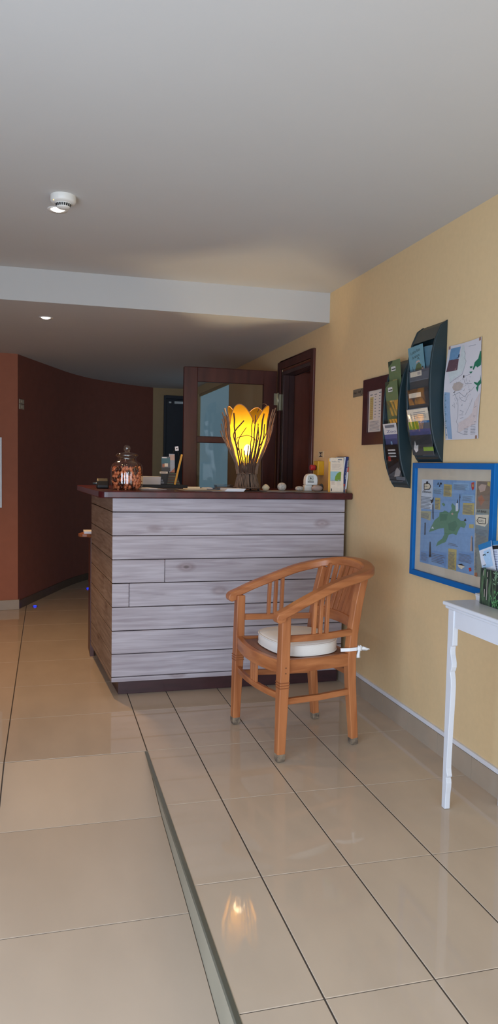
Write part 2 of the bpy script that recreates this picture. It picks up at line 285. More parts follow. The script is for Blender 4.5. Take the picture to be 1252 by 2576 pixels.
MAPROADS=[[(2.9639, 1.8461), (2.9484, 1.8323), (2.96, 1.8164), (2.9406, 1.7984), (2.9583, 1.7657), (2.9715, 1.7437), (3.0305, 1.7283), (3.0681, 1.7141)], [(2.9488, 1.7335), (2.906, 1.7385), (2.8994, 1.7454)], [(2.9593, 1.7268), (2.9392, 1.6995), (2.889, 1.6965)], [(3.0261, 1.6642), (2.9971, 1.6281), (2.9919, 1.6079), (2.9923, 1.5585), (3.0059, 1.5373)], [(3.0059, 1.5373), (2.9898, 1.5227), (2.9991, 1.4933), (2.9386, 1.4793)], [(2.9215, 1.8594), (2.8653, 1.8587)], [(2.8777, 1.6343), (2.8901, 1.6104), (2.9299, 1.5647)], [(2.8405, 1.5973), (2.8608, 1.5911), (2.8591, 1.6176)], [(3.0408, 1.6554), (2.9885, 1.6669), (2.9426, 1.6434), (2.9219, 1.6572), (2.8872, 1.6695), (2.8671, 1.6829)], [(2.9871, 1.6471), (2.9636, 1.6295), (2.934, 1.6233), (2.9141, 1.6488)], [(2.9755, 1.5871), (2.9455, 1.5793), (2.9596, 1.5704)], [(2.9817, 1.5677), (2.9446, 1.5656)], [(2.9731, 1.5515), (2.9437, 1.5538)]]
# ================================================================ THE SETTING
XW, ZC, ZL, YB = 1.77, 2.449, 2.2595, 4.625       # wall plane, upper and lower ceiling, bulkhead
m_tile = mk('beige_porcelain_tile', (194, 176, 156), 0.035, var=0.05, scale=(5, 2.2, 5), spec=0.25, detail=6)
m_ramp = mk('matte_ramp_tile', (188, 169, 149), 0.42, var=0.05, scale=(5, 2.2, 5), spec=0.25, detail=6)
m_grout = mk('grey_grout', (74, 66, 60), 0.9)
m_ceil = mk('white_ceiling_paint', (195, 194, 192), 0.9, var=0.01, scale=3)
m_wall = mk('warm_yellow_wall_paint', (221, 192, 146), 0.85, var=0.02, scale=(40, 40, 40), bump=0.08)
m_tan = mk('tan_wall_paint', (176, 150, 112), 0.85, var=0.03)
m_terra = mk('terracotta_wall_paint', (166, 104, 80), 0.85, var=0.03)
m_choc = mk('chocolate_wall_paint', (130, 76, 62), 0.85, var=0.04)
m_white = mk('white_trim_paint', (222, 222, 226), 0.5, var=0.02)
m_skirt = mk('skirting_tile', (168, 152, 134), 0.3, var=0.05, scale=8)
m_skdark = mk('dark_skirting_tile', (92, 76, 64), 0.4)
m_brown = wood('dark_stained_mahogany', (94, 48, 40), (70, 33, 28), (14, 14, 2.0), rough=0.38)

# floor: level slab on the right and at the back, a ramp falling towards the entrance on the left
STEP = 0.449
fl = MB()
def tile(x0, x1, y0, y1, zf, gx=0.0026, gy=0.0016, m=0):
    x0 += gx; x1 -= gx; y0 += gy; y1 -= gy
    top = [(x0, y0, zf(y0)), (x1, y0, zf(y0)), (x1, y1, zf(y1)), (x0, y1, zf(y1))]
    b = 0.0012
    ins = [(x0+b, y0+b, zf(y0)), (x1-b, y0+b, zf(y0)), (x1-b, y1-b, zf(y1)), (x0+b, y1-b, zf(y1))]
    low = [(p[0], p[1], p[2]-0.0035) for p in top]; rim = [(p[0], p[1], p[2]-0.0008) for p in top]
    fl.face(ins, m)
    for i in range(4):
        j = (i+1) % 4
        fl.face([rim[i], rim[j], ins[j], ins[i]], m); fl.face([low[i], low[j], rim[j], rim[i]], m)
flat = lambda y: 0.0
KN = [(3.38, -0.001), (2.883, -0.076), (2.281, -0.113), (1.685, -0.160)]
def ramp(y):
    if y < 1.685: return -0.160-0.078*(1.685-y)
    for (ya_, za_), (yb_, zb_) in zip(KN, KN[1:]):
        if y >= yb_: return za_+(zb_-za_)*(ya_-y)/(ya_-yb_)
cols = [STEP, 0.672, 0.978, 1.283, XW+0.02]
rows = [3.38+0.5695*k for k in range(-9, 12)]
for a, b in zip(cols, cols[1:]):
    for c, d in zip(rows, rows[1:]): tile(a, b, c, d, flat)
lcols = [STEP-0.63*k for k in range(6, -1, -1)]
for a, b in zip(lcols, lcols[1:]):
    for c, d in zip(rows, rows[1:]):
        if c >= 3.37: tile(a, b, c, d, flat)
rr = [3.38, 2.883, 2.281, 1.685]+[1.685-0.598*k for k in range(1, 7)]; rr = rr[::-1]
for a, b in zip(lcols, lcols[1:]):
    e = b-0.004 if b > 0.4 else b
    for c, d in zip(rr, rr[1:]): tile(a, e, c, d, ramp, m=2)
ya, yb = rows[0], rows[-1]
fl.box(STEP, XW+0.3, ya, yb, -0.4, -0.002, 1); fl.box(-3.4, STEP, 3.38, yb, -0.4, -0.002, 1)
ya = rr[0]
for a, b in zip(rr, rr[1:]):
    fl.hexa([(-3.4, a, -0.9), (STEP, a, -0.9), (STEP, b, -0.9), (-3.4, b, -0.9)],
            [(-3.4, a, ramp(a)-0.002), (STEP, a, ramp(a)-0.002), (STEP, b, ramp(b)-0.002), (-3.4, b, ramp(b)-0.002)], 1)
ya = rows[0]
struct(fl.build('floor', [m_tile, m_grout, m_ramp], origin=(0, 0, 0)))
# riser of the raised strip and its metal edge
m_riser = mk('grey_green_riser_tile', (150, 142, 124), 0.45, var=0.06, scale=6)
m_nosing = mk('grey_metal_edge_strip', (112, 116, 106), 0.4, metal=0.6, var=0.1, scale=(20, 3, 20))
rs = MB()
for a, b in zip(rr, rr[1:]):
    rs.hexa([(0.444, a, ramp(a)-0.01), (0.452, a, ramp(a)-0.01), (0.452, b, ramp(b)-0.01), (0.444, b, ramp(b)-0.01)],
            [(0.444, a, 0.0005), (0.452, a, 0.0005), (0.452, b, 0.0005), (0.444, b, 0.0005)])
struct(rs.build('trim_1', m_riser))
ns = MB(); ns.box(0.4385, 0.4505, ya, 3.372, -0.022, -0.005); ns.box(0.4365, 0.4505, ya, 3.372, -0.005, 0.0012); struct(ns.build('trim_2', m_nosing, bevel=0.0012))

# ceilings with the bulkhead between them
c = MB(); pr = [(-1.75, ZC), (YB, ZC), (YB, ZL), (9.6, ZL), (9.6, 2.8), (-1.75, 2.8)]
c.prism([(-3.3, y, z) for y, z in pr], (5.6, 0, 0)); struct(c.build('ceiling', m_ceil))

# right wall with a doorway and an added window farther back
DY0, DY1, DZ = 4.93, 5.645, 2.075
WY0, WY1, WZ0, WZ1 = 7.40, 8.98, 0.12, 2.17
wr = MB(); T = 0.34
for y0, y1, z0, z1 in [(-1.75, DY0, -0.45, 2.7), (DY0, DY1, DZ, 2.7), (DY1, WY0, -0.02, 2.7), (WY0, WY1, -0.02, WZ0), (WY0, WY1, WZ1, 2.7), (WY1, 9.6, -0.02, 2.7)]:
    wr.box(XW, XW+T, y0, y1, z0, z1)
struct(wr.build('wall_right', m_wall))
bb = MB()
joints = [2.768-0.29*k for k in range(16, 0, -1)]+[2.768, 3.056, 3.351, 3.652, 3.941, 4.23, 4.52, 4.80]
for a, b in zip(joints, joints[1:]): bb.box(1.757, XW+0.002, a+0.0012, b-0.0012, 0.0, 0.098)
bb.box(1.7595, XW+0.002, joints[0], 4.80, 0.0, 0.097, 1)
struct(bb.build('baseboard_right', [m_skirt, mk('pale_joint', (196, 186, 170), 0.8)]))
tw = MB(); tw.box(1.7585, XW+0.002, joints[0], 4.80, 0.099, 0.119); struct(tw.build('trim_3', m_white, bevel=0.002))

# front (entrance) wall behind the camera, left wall, terracotta wall, curved wall, back wall
wf = MB()
for x0, x1, z0, z1 in [(-3.3, -1.9, -1.0, 2.7), (1.2, 1.77, -1.0, 2.7), (-1.9, 1.2, 2.25, 2.7), (-1.9, 1.2, -1.0, -0.47)]: wf.box(x0, x1, -1.75, -1.55, z0, z1)
struct(wf.build('wall_front', m_wall))
wl = MB(); wl.box(-3.1, -2.9, -1.75, 6.9, -1.0, 2.7); struct(wl.build('wall_left', m_terra))
we = MB()
for y0, y1, z0, z1 in [(-1.55, -1.15, -1.0, 2.7), (1.65, 2.1, -1.0, 2.7), (-1.15, 1.65, 2.2, 2.7), (-1.15, 1.65, -1.0, -0.3)]: we.box(-1.62, -1.5, y0, y1, z0, z1)
we.box(-2.9, -1.62, 1.98, 2.1, -1.0, 2.7); struct(we.build('wall_side_added', m_wall))  # unseen wall added to carry the side glazing
YT = 6.93
wt = MB(); wt.hexa([(-3.1, 6.60, -0.02), (-0.25, YT-0.005, -0.02), (-0.265, YT+0.14, -0.02), (-3.1, 6.8, -0.02)], [(-3.1, 6.60, 2.5), (-0.25, YT-0.005, 2.5), (-0.265, YT+0.14, 2.5), (-3.1, 6.8, 2.5)])
struct(wt.build('wall_terracotta', m_terra))
bt = MB(); bt.hexa([(-3.0, 6.595, 0), (-0.238, YT-0.022, 0), (-0.238, YT+0.10, 0), (-3.0, 6.75, 0)], [(-3.0, 6.595, 0.088), (-0.238, YT-0.022, 0.088), (-0.238, YT+0.10, 0.088), (-3.0, 6.75, 0.088)])
struct(bt.build('baseboard_terracotta', m_skirt, bevel=0.003))
cp_ = [(-0.252, 6.935), (-0.11, 7.31), (0.042, 7.705), (0.18, 8.06), (0.338, 8.394), (0.55, 8.71), (0.82, 8.995), (1.04, 9.18), (1.265, 9.325)]
def smooth_path(p, n=5):
    o = []
    for i in range(len(p)-1):
        a, b, c_, d = Vector(p[max(i-1, 0)]), Vector(p[i]), Vector(p[i+1]), Vector(p[min(i+2, len(p)-1)])
        for k in range(n):
            t = k/n; o.append(0.5*((2*b)+(c_-a)*t+(2*a-5*b+4*c_-d)*t*t+(3*b-a-3*c_+d)*t**3))
    o.append(Vector(p[-1])); return o
curve = smooth_path(cp_)
def ribbon(path, th, z0, z1, off=0.0):
    b = MB(); A, B = [], []
    for i, p in enumerate(path):
        t = (path[min(i+1, len(path)-1)]-path[max(i-1, 0)]).normalized(); n = Vector((-t.y, t.x))
        A.append(p-n*off); B.append(p+n*th)
    rows = [[(a.x, a.y, z0), (a.x, a.y, z1), (q.x, q.y, z1), (q.x, q.y, z0)] for a, q in zip(A, B)]
    b.grid(rows, 0, False, True); b.face(rows[0]); b.face(rows[-1][::-1]); return b
struct(ribbon(curve, 0.1, -0.02, 2.5).build('wall_curved', m_choc))
struct(ribbon(curve, 0.01, 0.0, 0.075, 0.012).build('baseboard_curved', m_skdark))
wb = MB(); wb.box(1.15, 1.40, 9.33, 9.5, -0.02, 2.5); wb.box(1.40, 2.15, 9.33, 9.5, 2.17, 2.5); struct(wb.build('wall_back', m_tan))

# back door (dark), with closer arm
m_navy = mk('dark_navy_door_paint', (26, 32, 46), 0.5, var=0.08)
d2 = sempty('door_2', (1.6, 9.36, 0))
b = MB(); b.box(1.40, 2.12, 9.36, 9.42, 0, 2.17); b.build('leaf', m_navy, d2)
b = MB(); b.box(1.40, 1.425, 9.315, 9.36, 0, 2.17); b.box(1.425, 1.77, 9.315, 9.36, 2.13, 2.17); b.build('frame', m_navy, d2, bevel=0.003)
b = MB(); b.box(1.46, 1.49, 9.30, 9.36, 2.075, 2.095); b.box(1.53, 1.77, 9.30, 9.36, 2.07, 2.1); b.build('closer_arm', mk('satin_steel', (200, 204, 206), 0.3, metal=0.8), d2)

# added window: its own glow makes the blue behind the door glass
m_frost = emit('glowing_blue_pane', (128, 162, 180), 0.33)
w1 = sempty('window_1', (XW+0.05, 8.2, WZ0))
b = MB(); b.box(XW+0.02, XW+0.03, WY0+0.03, WY1-0.03, WZ0+0.03, WZ1-0.03); b.build('pane', m_frost, w1)
b = MB()
for y0, y1, z0, z1 in [(WY0, WY0+0.03, WZ0, WZ1), (WY1-0.03, WY1, WZ0, WZ1), (WY0+0.03, WY1-0.03, WZ0, WZ0+0.03), (WY0+0.03, WY1-0.03, WZ1-0.03, WZ1)]: b.box(XW+0.005, XW+0.06, y0, y1, z0, z1)
b.build('window_frame', m_tan, w1)

# doorway with its lining, and the glazed door standing open
d1 = sempty('door_1', (XW, 5.66, 0))
b = MB(); A = 0.058
b.box(XW-0.016, XW+0.01, DY0-A, DY0, 0, DZ+A); b.box(XW-0.016, XW+0.01, DY1, DY1+A, 0, DZ+A); b.box(XW-0.016, XW+0.01, DY0, DY1, DZ, DZ+A)
b.build('architrave', m_brown, d1, bevel=0.004)
b = MB(); b.box(XW+0.01, XW+T, DY0-0.01, DY0+0.018, 0, DZ+0.01); b.box(XW+0.01, XW+T, DY1-0.018, DY1+0.01, 0, DZ+0.01); b.box(XW+0.01, XW+T, DY0+0.018, DY1-0.018, DZ-0.018, DZ+0.01)
b.build('lining', wood('red_brown_lining', (128, 72, 58), (104, 56, 44), (14, 14, 2), rough=0.5), d1)
b = MB(); b.box(XW+0.0, XW+0.095, DY1-0.045, DY1-0.018, 0, DZ-0.045); b.box(XW+0.0, XW+0.095, DY0+0.018, DY0+0.03, 0, DZ-0.045); b.box(XW+0.0, XW+0.095, DY0+0.018, DY1-0.018, DZ-0.045, DZ-0.018); b.box(XW+0.0, XW+0.045, DY1-0.06, DY1-0.045, 0, DZ-0.045)
b.build('door_stop', wood('rebate_grey_sheen', (84, 60, 58), (66, 46, 46), (14, 14, 2), rough=0.3), d1, bevel=0.003)  # grey of reflected light put into the rebate's wood colour
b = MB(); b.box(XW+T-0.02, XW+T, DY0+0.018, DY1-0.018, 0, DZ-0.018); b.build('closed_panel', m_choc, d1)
LX0, LX1, LY0, LY1 = 1.002, 1.738, 5.655, 5.695
leaf = MB()
for x0, x1, z0, z1 in [(LX0, 1.107, 0.012, 2.064), (1.632, LX1, 0.012, 2.064), (1.107, 1.632, 1.955, 2.064), (1.107, 1.632, 1.492, 1.541), (1.107, 1.632, 0.012, 0.25)]: leaf.box(x0, x1, LY0, LY1, z0, z1)
leaf.build('leaf', m_brown, d1, bevel=0.004)
m_pane = glass('clear_door_glass', (0.93, 0.95, 0.95), 0.02, 0.5)
for z0, z1 in [(1.541, 1.955), (0.25, 1.492)]:
    b = MB(); b.box(1.107, 1.632, 5.672, 5.678, z0, z1); b.build('pane', m_pane, d1)
m_brass = mk('pale_brass_hinge', (196, 190, 160), 0.35, metal=0.7)
b = MB(); b.tube([(1.748, 5.648, 1.755), (1.748, 5.648, 1.895)], 0.0085, 12); b.box(1.715, 1.742, 5.649, 5.6555, 1.80, 1.89); b.box(1.752, 1.772, 5.643, 5.648, 1.76, 1.885); b.build('hinge', m_brass, d1)

# unseen entrance glazing, added behind the camera for the daylight
w2 = sempty('window_2', (-0.35, -1.65, -0.47))
b = MB()
for x0, x1, z0, z1 in [(-1.9, -1.84, -0.47, 2.25), (1.14, 1.2, -0.47, 2.25), (-1.84, 1.14, 2.19, 2.25), (-0.38, -0.32, -0.47, 2.19)]: b.box(x0, x1, -1.69, -1.61, z0, z1)
b.build('window_frame', m_white, w2)
for x0, x1 in [(-1.84, -0.38), (-0.32, 1.14)]:
    b = MB(); b.box(x0, x1, -1.655, -1.649, -0.47, 2.19); b.build('pane', glass('entrance_glass', (0.95, 0.97, 0.97), 0.02, 0.3), w2)
w3 = sempty('window_side_added', (-1.56, 0.25, -0.3))  # unseen side glazing added around the fill light
b = MB()
for y0, y1, z0, z1 in [(-1.15, -1.09, -0.3, 2.2), (1.59, 1.65, -0.3, 2.2), (-1.09, 1.59, 2.14, 2.2), (0.22, 0.28, -0.3, 2.14)]: b.box(-1.6, -1.52, y0, y1, z0, z1)
b.build('window_frame', m_white, w3)
for y0, y1 in [(-1.09, 0.22), (0.28, 1.59)]:
    b = MB(); b.box(-1.563, -1.557, y0, y1, -0.3, 2.14); b.build('pane', MATS['entrance_glass'], w3)

# ================================================================ CEILING FITTINGS
m_plast = mk('white_plastic', (226, 224, 218), 0.4, var=0.02)
m_black = mk('matte_black_plastic', (18, 18, 20), 0.5)
def downlight(x, y, z, label, power):
    t = thing('downlight', label, 'ceiling lamp', (x, y, z), 'recessed spot lamps in the ceilings')
    b = MB(); b.lathe([(0.030, -0.001), (0.043, -0.004), (0.045, 0.0), (0.045, 0.001)], (x, y, z), 32); b.build('rim', m_plast, t)
    b = MB(); b.lathe([(0.0005, -0.0085), (0.018, -0.0075), (0.030, -0.001)], (x, y, z), 32); b.build('lamp_face', emit('lamp_glow', (255, 246, 230), 6), t)
    l = spot('downlight_beam', (0, 0, -0.02), power, WARM, 125, 0.7, 0.05); l.parent = t
downlight(0.043, 3.52, ZC, 'glowing recessed spot lamp in the upper ceiling beside the smoke detector', 11)
downlight(-0.010, 5.11, ZL, 'glowing recessed spot lamp in the lower ceiling beyond the white bulkhead', 60)
downlight(-1.25, 4.15, ZC, 'added out-of-view spot lamp in the upper ceiling towards the terracotta wall', 16)  # out of view, added for warm light on the counter side

sd = thing('smoke_detector', 'round white smoke detector with dark vent slots on the upper ceiling', 'smoke detector', (0.064, 3.34, ZC))
sc = (0.064, 3.34, ZC)
b = MB(); b.lathe([(0.0535, 0.0), (0.0535, -0.022), (0.049, -0.028), (0.036, -0.031)], sc, 48); b.build('base', m_plast, sd)
b = MB(); b.lathe([(0.036, -0.030), (0.034, -0.032), (0.0325, -0.033), (0.0285, -0.046), (0.023, -0.050), (0.0005, -0.052)], sc, 48); b.build('cover', m_plast, sd)
b = MB()
for k in range(20):
    a0 = 2*PI*(k+0.14)/20; a1 = 2*PI*(k+0.86)/20
    q = lambda r, a, z: (sc[0]+r*math.cos(a), sc[1]+r*math.sin(a), sc[2]+z)
    b.face([q(0.0329, a0, -0.0342), q(0.0329, a1, -0.0342), q(0.0297, a1, -0.0448), q(0.0297, a0, -0.0448)])
b.build('vent_slots', m_black, sd)
b = MB(); b.ellipsoid((sc[0]-0.040, sc[1]-0.028, sc[2]-0.028), (0.003, 0.003, 0.003), 8, 6); b.build('indicator', emit('amber_indicator', (255, 220, 150), 0.6), sd)

# blue marker lights set in the floor along the curved wall
for x, y, lb in [(-0.105, 7.02, 'small blue marker light in the floor near the terracotta corner'), (0.415, 7.93, 'small blue marker light in the floor just clear of the counter side')]:
    t = thing('floor_marker_light', lb, 'floor light', (x, y, 0), 'blue marker lights in the floor')
    b = MB(); b.lathe([(0.022, 0.0), (0.022, 0.003), (0.017, 0.004)], (x, y, 0), 20); b.build('rim', m_black, t)
    b = MB(); b.lathe([(0.017, 0.003), (0.010, 0.010), (0.0005, 0.012)], (x, y, 0), 20); b.build('lens', emit('blue_glow', (20, 40, 255), 4), t)
# paired switch plates at the start of the curved wall
for z0, z1, lb in [(1.832, 1.872, 'upper pale switch plate on the dark curved wall'), (1.785, 1.828, 'lower pale switch plate on the dark curved wall')]:
    p0, p1 = Vector((-0.243, 6.965)), Vector((-0.207, 7.06)); t_ = (p1-p0).normalized(); n = Vector((t_.y, -t_.x))
    p0 = p0+n*0.0; b = MB()
    q = [p0-n*0.02, p1-n*0.02, p1+n*0.009, p0+n*0.009]
    o = thing('switch_plate', lb, 'light switch', (p0.x, p0.y, z0), 'switch plates on the curved wall')
    b.hexa([(a.x, a.y, z0) for a in q], [(a.x, a.y, z1) for a in q]); b.build('plate', mk('ivory_plate', (170, 158, 138), 0.5), o, bevel=0.002)
    b = MB(); q = [p0+t_*0.03+n*0.009, p0+t_*0.07+n*0.009, p0+t_*0.07+n*0.012, p0+t_*0.03+n*0.012]
    b.hexa([(a.x, a.y, z0+0.01) for a in q], [(a.x, a.y, z1-0.01) for a in q]); b.build('rocker', mk('ivory_rocker', (188, 176, 154), 0.5), o, bevel=0.001)
# framed picture on the terracotta wall
pf = thing('wall_picture', 'thin framed pale notice on the terracotta wall', 'picture', (-0.62, YT-0.03, 0.915))
x0, x1, z0, z1, yf = -0.86, -0.384, 0.912, 1.527, 6.83
slope = (YT-0.005-6.60)/(2.85)
Y = lambda x: YT-0.005+(x+0.25)*slope
b = MB()
for a0, a1, c0, c1 in [(x0, x0+0.014, z0, z1), (x1-0.014, x1, z0, z1), (x0+0.014, x1-0.014, z0, z0+0.014), (x0+0.014, x1-0.014, z1-0.014, z1)]:
    b.hexa([(a0, Y(a0)-0.018, c0), (a1, Y(a1)-0.018, c0), (a1, Y(a1), c0), (a0, Y(a0), c0)], [(a0, Y(a0)-0.018, c1), (a1, Y(a1)-0.018, c1), (a1, Y(a1), c1), (a0, Y(a0), c1)])
b.build('frame', mk('silver_frame', (186, 188, 190), 0.4, metal=0.3), pf)
b = MB(); b.hexa([(x0+.014, Y(x0+.014)-0.009, z0+.014), (x1-.014, Y(x1-.014)-0.009, z0+.014), (x1-.014, Y(x1-.014)-0.001, z0+.014), (x0+.014, Y(x0+.014)-0.001, z0+.014)], [(x0+.014, Y(x0+.014)-0.009, z1-.014), (x1-.014, Y(x1-.014)-0.009, z1-.014), (x1-.014, Y(x1-.014)-0.001, z1-.014), (x0+.014, Y(x0+.014)-0.001, z1-.014)])
b.build('sheet', mk('pale_blue_sheet', (176, 186, 204), 0.6), pf)
# ================================================================ RECEPTION COUNTER
m_plank = wood('whitewashed_pine', (198, 192, 199), (164, 154, 161), (3.0, 40, 60), rough=0.62, knots=True, island=True)
m_plank_s = wood('pine_side_warm_shade', (170, 144, 122), (130, 104, 84), (40, 3.0, 60), rough=0.62, knots=True, island=True)  # same pine, with the side's warm light and shade put into its colour
m_gap = mk('dark_gap_backing', (70, 56, 52), 0.9)
m_top = mk('mottled_mahogany_top', (84, 30, 34), 0.27, var=0.25, scale=(14, 14, 14), detail=5, dark=(58, 22, 26))
m_kick = wood('dark_plum_toe_board', (72, 40, 44), (50, 28, 32), (3, 20, 20), rough=0.35)
ct = thing('reception_counter', 'whitewashed plank reception counter with a dark red-brown top', 'counter', (1.0, 4.6, 0))
FY, TZ = 4.212, 1.171
cut = [1.131, 1.052, 0.918, 0.783, 0.649, 0.513, 0.378, 0.245, 0.113, 0.083]
bl = Vector((0.289, 5.134)); fc = Vector((0.352, FY))
pk = MB(); g = 0.0022
for i, (z1, z0) in enumerate(zip(cut, cut[1:])):
    segs = [(0.352, 1.741)]
    if i == 3: segs = [(0.352, 0.648), (0.650, 1.741)]
    if i == 4: segs = [(0.352, 0.447), (0.449, 1.741)]
    for a, b_ in segs: pk.box(a+0.0005, b_, FY, FY+0.018, z0+g, z1-g)
pk.build('front_panel', m_plank, ct, bevel=0.003)
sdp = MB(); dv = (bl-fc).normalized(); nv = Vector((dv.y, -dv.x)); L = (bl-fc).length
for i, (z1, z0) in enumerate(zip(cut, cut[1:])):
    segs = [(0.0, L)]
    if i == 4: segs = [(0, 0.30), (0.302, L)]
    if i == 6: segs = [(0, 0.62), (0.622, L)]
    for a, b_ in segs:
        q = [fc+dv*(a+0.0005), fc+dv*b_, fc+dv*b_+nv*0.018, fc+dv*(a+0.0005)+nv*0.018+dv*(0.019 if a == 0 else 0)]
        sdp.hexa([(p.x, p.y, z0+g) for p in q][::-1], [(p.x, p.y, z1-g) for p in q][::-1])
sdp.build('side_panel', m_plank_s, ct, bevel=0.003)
b = MB(); q = [(0.374, FY+0.018), (1.735, FY+0.018), (1.735, FY+0.05), (0.40, FY+0.05), (0.335, 5.12), (0.309, 5.12)]
b.prism([(x, y, 0.085) for x, y in [(0.374, FY+0.018), (1.735, FY+0.018), (1.735, FY+0.05), (0.376, FY+0.05)]], (0, 0, 1.045))
b.prism([(x, y, 0.085) for x, y in [(0.376, FY+0.05), (0.40, FY+0.05), (0.335, 5.12), (0.311, 5.12)]], (0, 0, 1.045)); b.build('carcass', m_gap, ct)
b = MB()
b.prism([(x, y, 0.0005) for x, y in [(0.395, 4.258), (1.735, 4.258), (1.735, 4.278), (0.418, 4.278)]], (0, 0, 0.0845))
b.prism([(x, y, 0.0005) for x, y in [(0.395, 4.258), (0.418, 4.278), (0.352, 5.12), (0.331, 5.12)]], (0, 0, 0.0845)); b.build('toe_board', m_kick, ct, bevel=0.002)
# the top: one slab with a rounded corner, running back along the side
out = []
R_ = 0.05; fx, fy_ = 0.272, 4.155
for k in range(9):
    a = PI*1.5-PI/2*k/8; out.append((fx+R_+R_*math.cos(a), fy_+R_+R_*math.sin(a)))
out += [(0.195, 5.17), (0.66, 5.17), (0.72, 4.92), (1.766, 4.92), (1.766, fy_)]
b = MB(); b.prism([(x, y, 1.132) for x, y in out[::-1]], (0, 0, TZ-1.132)); b.build('worktop', m_top, ct, bevel=0.006, seg=3)
# inner desk shelf showing past the side
b = MB(); pts = [(0.62, 5.14), (0.62, 5.40), (0.26, 5.40)]+[(0.262+0.055*math.cos(a), 5.19+0.05*math.sin(a)+0.05) for a in [PI, PI*1.17, PI*1.33, PI*1.5]]+[(0.30, 5.14)]
b.prism([(x, y, 0.815) for x, y in pts[::-1]], (0, 0, 0.022)); b.build('desk_shelf', wood('teak_shelf', (168, 104, 66), (130, 74, 46), (4, 20, 20)), ct, bevel=0.004)
b = MB(); b.box(0.285, 0.31, 5.14, 5.38, 0.0, 0.815); b.build('shelf_support', m_brown, ct)

# ================================================================ ARMCHAIR
WL, WD = (202, 132, 82), (160, 94, 54)
teak_v = wood('teak_upright_grain', WL, WD, (26, 26, 2.2), rough=0.38)
teak_h = wood('teak_level_grain', WL, WD, (5, 5, 30), rough=0.38)
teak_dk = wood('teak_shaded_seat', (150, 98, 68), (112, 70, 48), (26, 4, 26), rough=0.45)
m_scuff = mk('worn_grey_foot', (150, 132, 110), 0.7, var=0.15, scale=40, dark=(78, 66, 58))
O_ = Vector((1.183, 3.421, 0)); fU = Vector((-0.98942, -0.14507, 0)); fV = Vector((0.14507, -0.98942, 0))
C_ = lambda u, v, z: O_+fU*u+fV*v+Vector((0, 0, z))
ch = thing('armchair', 'teak tub armchair with curved arm rail and slatted back in front of the counter', 'chair', tuple(O_))
def rect_sec(a, c): return [(-a, -c), (a, -c), (a, c), (-a, c)]
def bar(path, a, c, mat, name, parent, up=(0, 0, 1), bev=0.003, scales=None):
    b = MB(); b.sweep(path, rect_sec(a, c), up=up, scales=scales); return b.build(name, mat, parent, bevel=bev)
for sg in (-1, 1):
    # front leg: straight post from floor to arm, tapering below the seat, with cut rings
    v0 = 0.262*sg
    pth = [C_(0.212, v0, 0.012), C_(0.212, v0, 0.05), C_(0.206, v0*0.995, 0.30), C_(0.203, v0*0.99, 0.40), C_(0.199, v0*0.99, 0.668)]
    lg = MB(); lg.sweep(pth, rect_sec(0.023, 0.023), up=tuple(fU), scales=[0.80, 0.86, 1.0, 1.02, 0.95]); lg = lg.build('leg', teak_v, ch, bevel=0.004)
    ft = MB(); ft.sweep([C_(0.212, v0, 0.001), C_(0.212, v0, 0.012), C_(0.212, v0, 0.038)], rect_sec(0.0235, 0.0235), up=tuple(fU), scales=[0.7, 0.82, 0.875]); ft.build('worn_foot', m_scuff, lg, bevel=0.003)
    rg = MB()
    for z in (0.338, 0.350, 0.362): rg.sweep([C_(0.2045, v0*0.993, z-0.0022), C_(0.2045, v0*0.993, z+0.0022)], rect_sec(0.0242, 0.0242), up=tuple(fU))
    rg.build('cut_ring', mk('teak_ring_dark', (138, 78, 42), 0.5), lg)
    # back leg: splayed below the seat, raked above it
    v1 = 0.193*sg
    pth = [C_(-0.213, v1, 0.012), C_(-0.206, v1, 0.10), C_(-0.188, v1, 0.30), C_(-0.182, v1, 0.42), C_(-0.192, v1, 0.54), C_(-0.214, v1, 0.68), C_(-0.244, v1*0.99, 0.808)]
    lb = MB(); lb.sweep(pth, rect_sec(0.0215, 0.021), up=tuple(fU), scales=[0.85, 0.9, 1.0, 1.08, 1.0, 0.98, 0.95]); lb = lb.build('leg', teak_v, ch, bevel=0.004)
    ft = MB(); ft.sweep([C_(-0.214, v1, 0.001), C_(-0.213, v1, 0.014), C_(-0.211, v1, 0.034)], rect_sec(0.022, 0.0215), up=tuple(fU), scales=[0.8, 0.86, 0.88]); ft.build('worn_foot', m_scuff, lb, bevel=0.003)
    # side rail of the seat, side stretcher, lower arm rail
    bar([C_(0.19, 0.247*sg, 0.428), C_(0.0, 0.226*sg, 0.422), C_(-0.165, 0.200*sg, 0.418)], 0.013, 0.030, teak_h, 'seat_rail', ch)
    bar([C_(0.195, 0.251*sg, 0.268), C_(0.0, 0.228*sg, 0.262), C_(-0.18, 0.198*sg, 0.262)], 0.011, 0.014, teak_h, 'stretcher', ch)
    ar = [C_(0.185, 0.256*sg, 0.555), C_(0.08, 0.252*sg, 0.551), C_(-0.05, 0.235*sg, 0.549), C_(-0.18, 0.204*sg, 0.549)]
    bar(ar, 0.010, 0.015, teak_h, 'lower_arm_rail', ch)
    for u in (0.045, 0.010, -0.025):
        vv = (0.2455-(0.05-u)*0.09)*sg; zt = 0.722-(u-0.045)*0.47
        bar([C_(u, vv, 0.560), C_(u-0.006, vv*1.0, zt+0.012)], 0.0085, 0.0085, teak_v, 'spindle', ch, up=tuple(fU), bev=0.002)
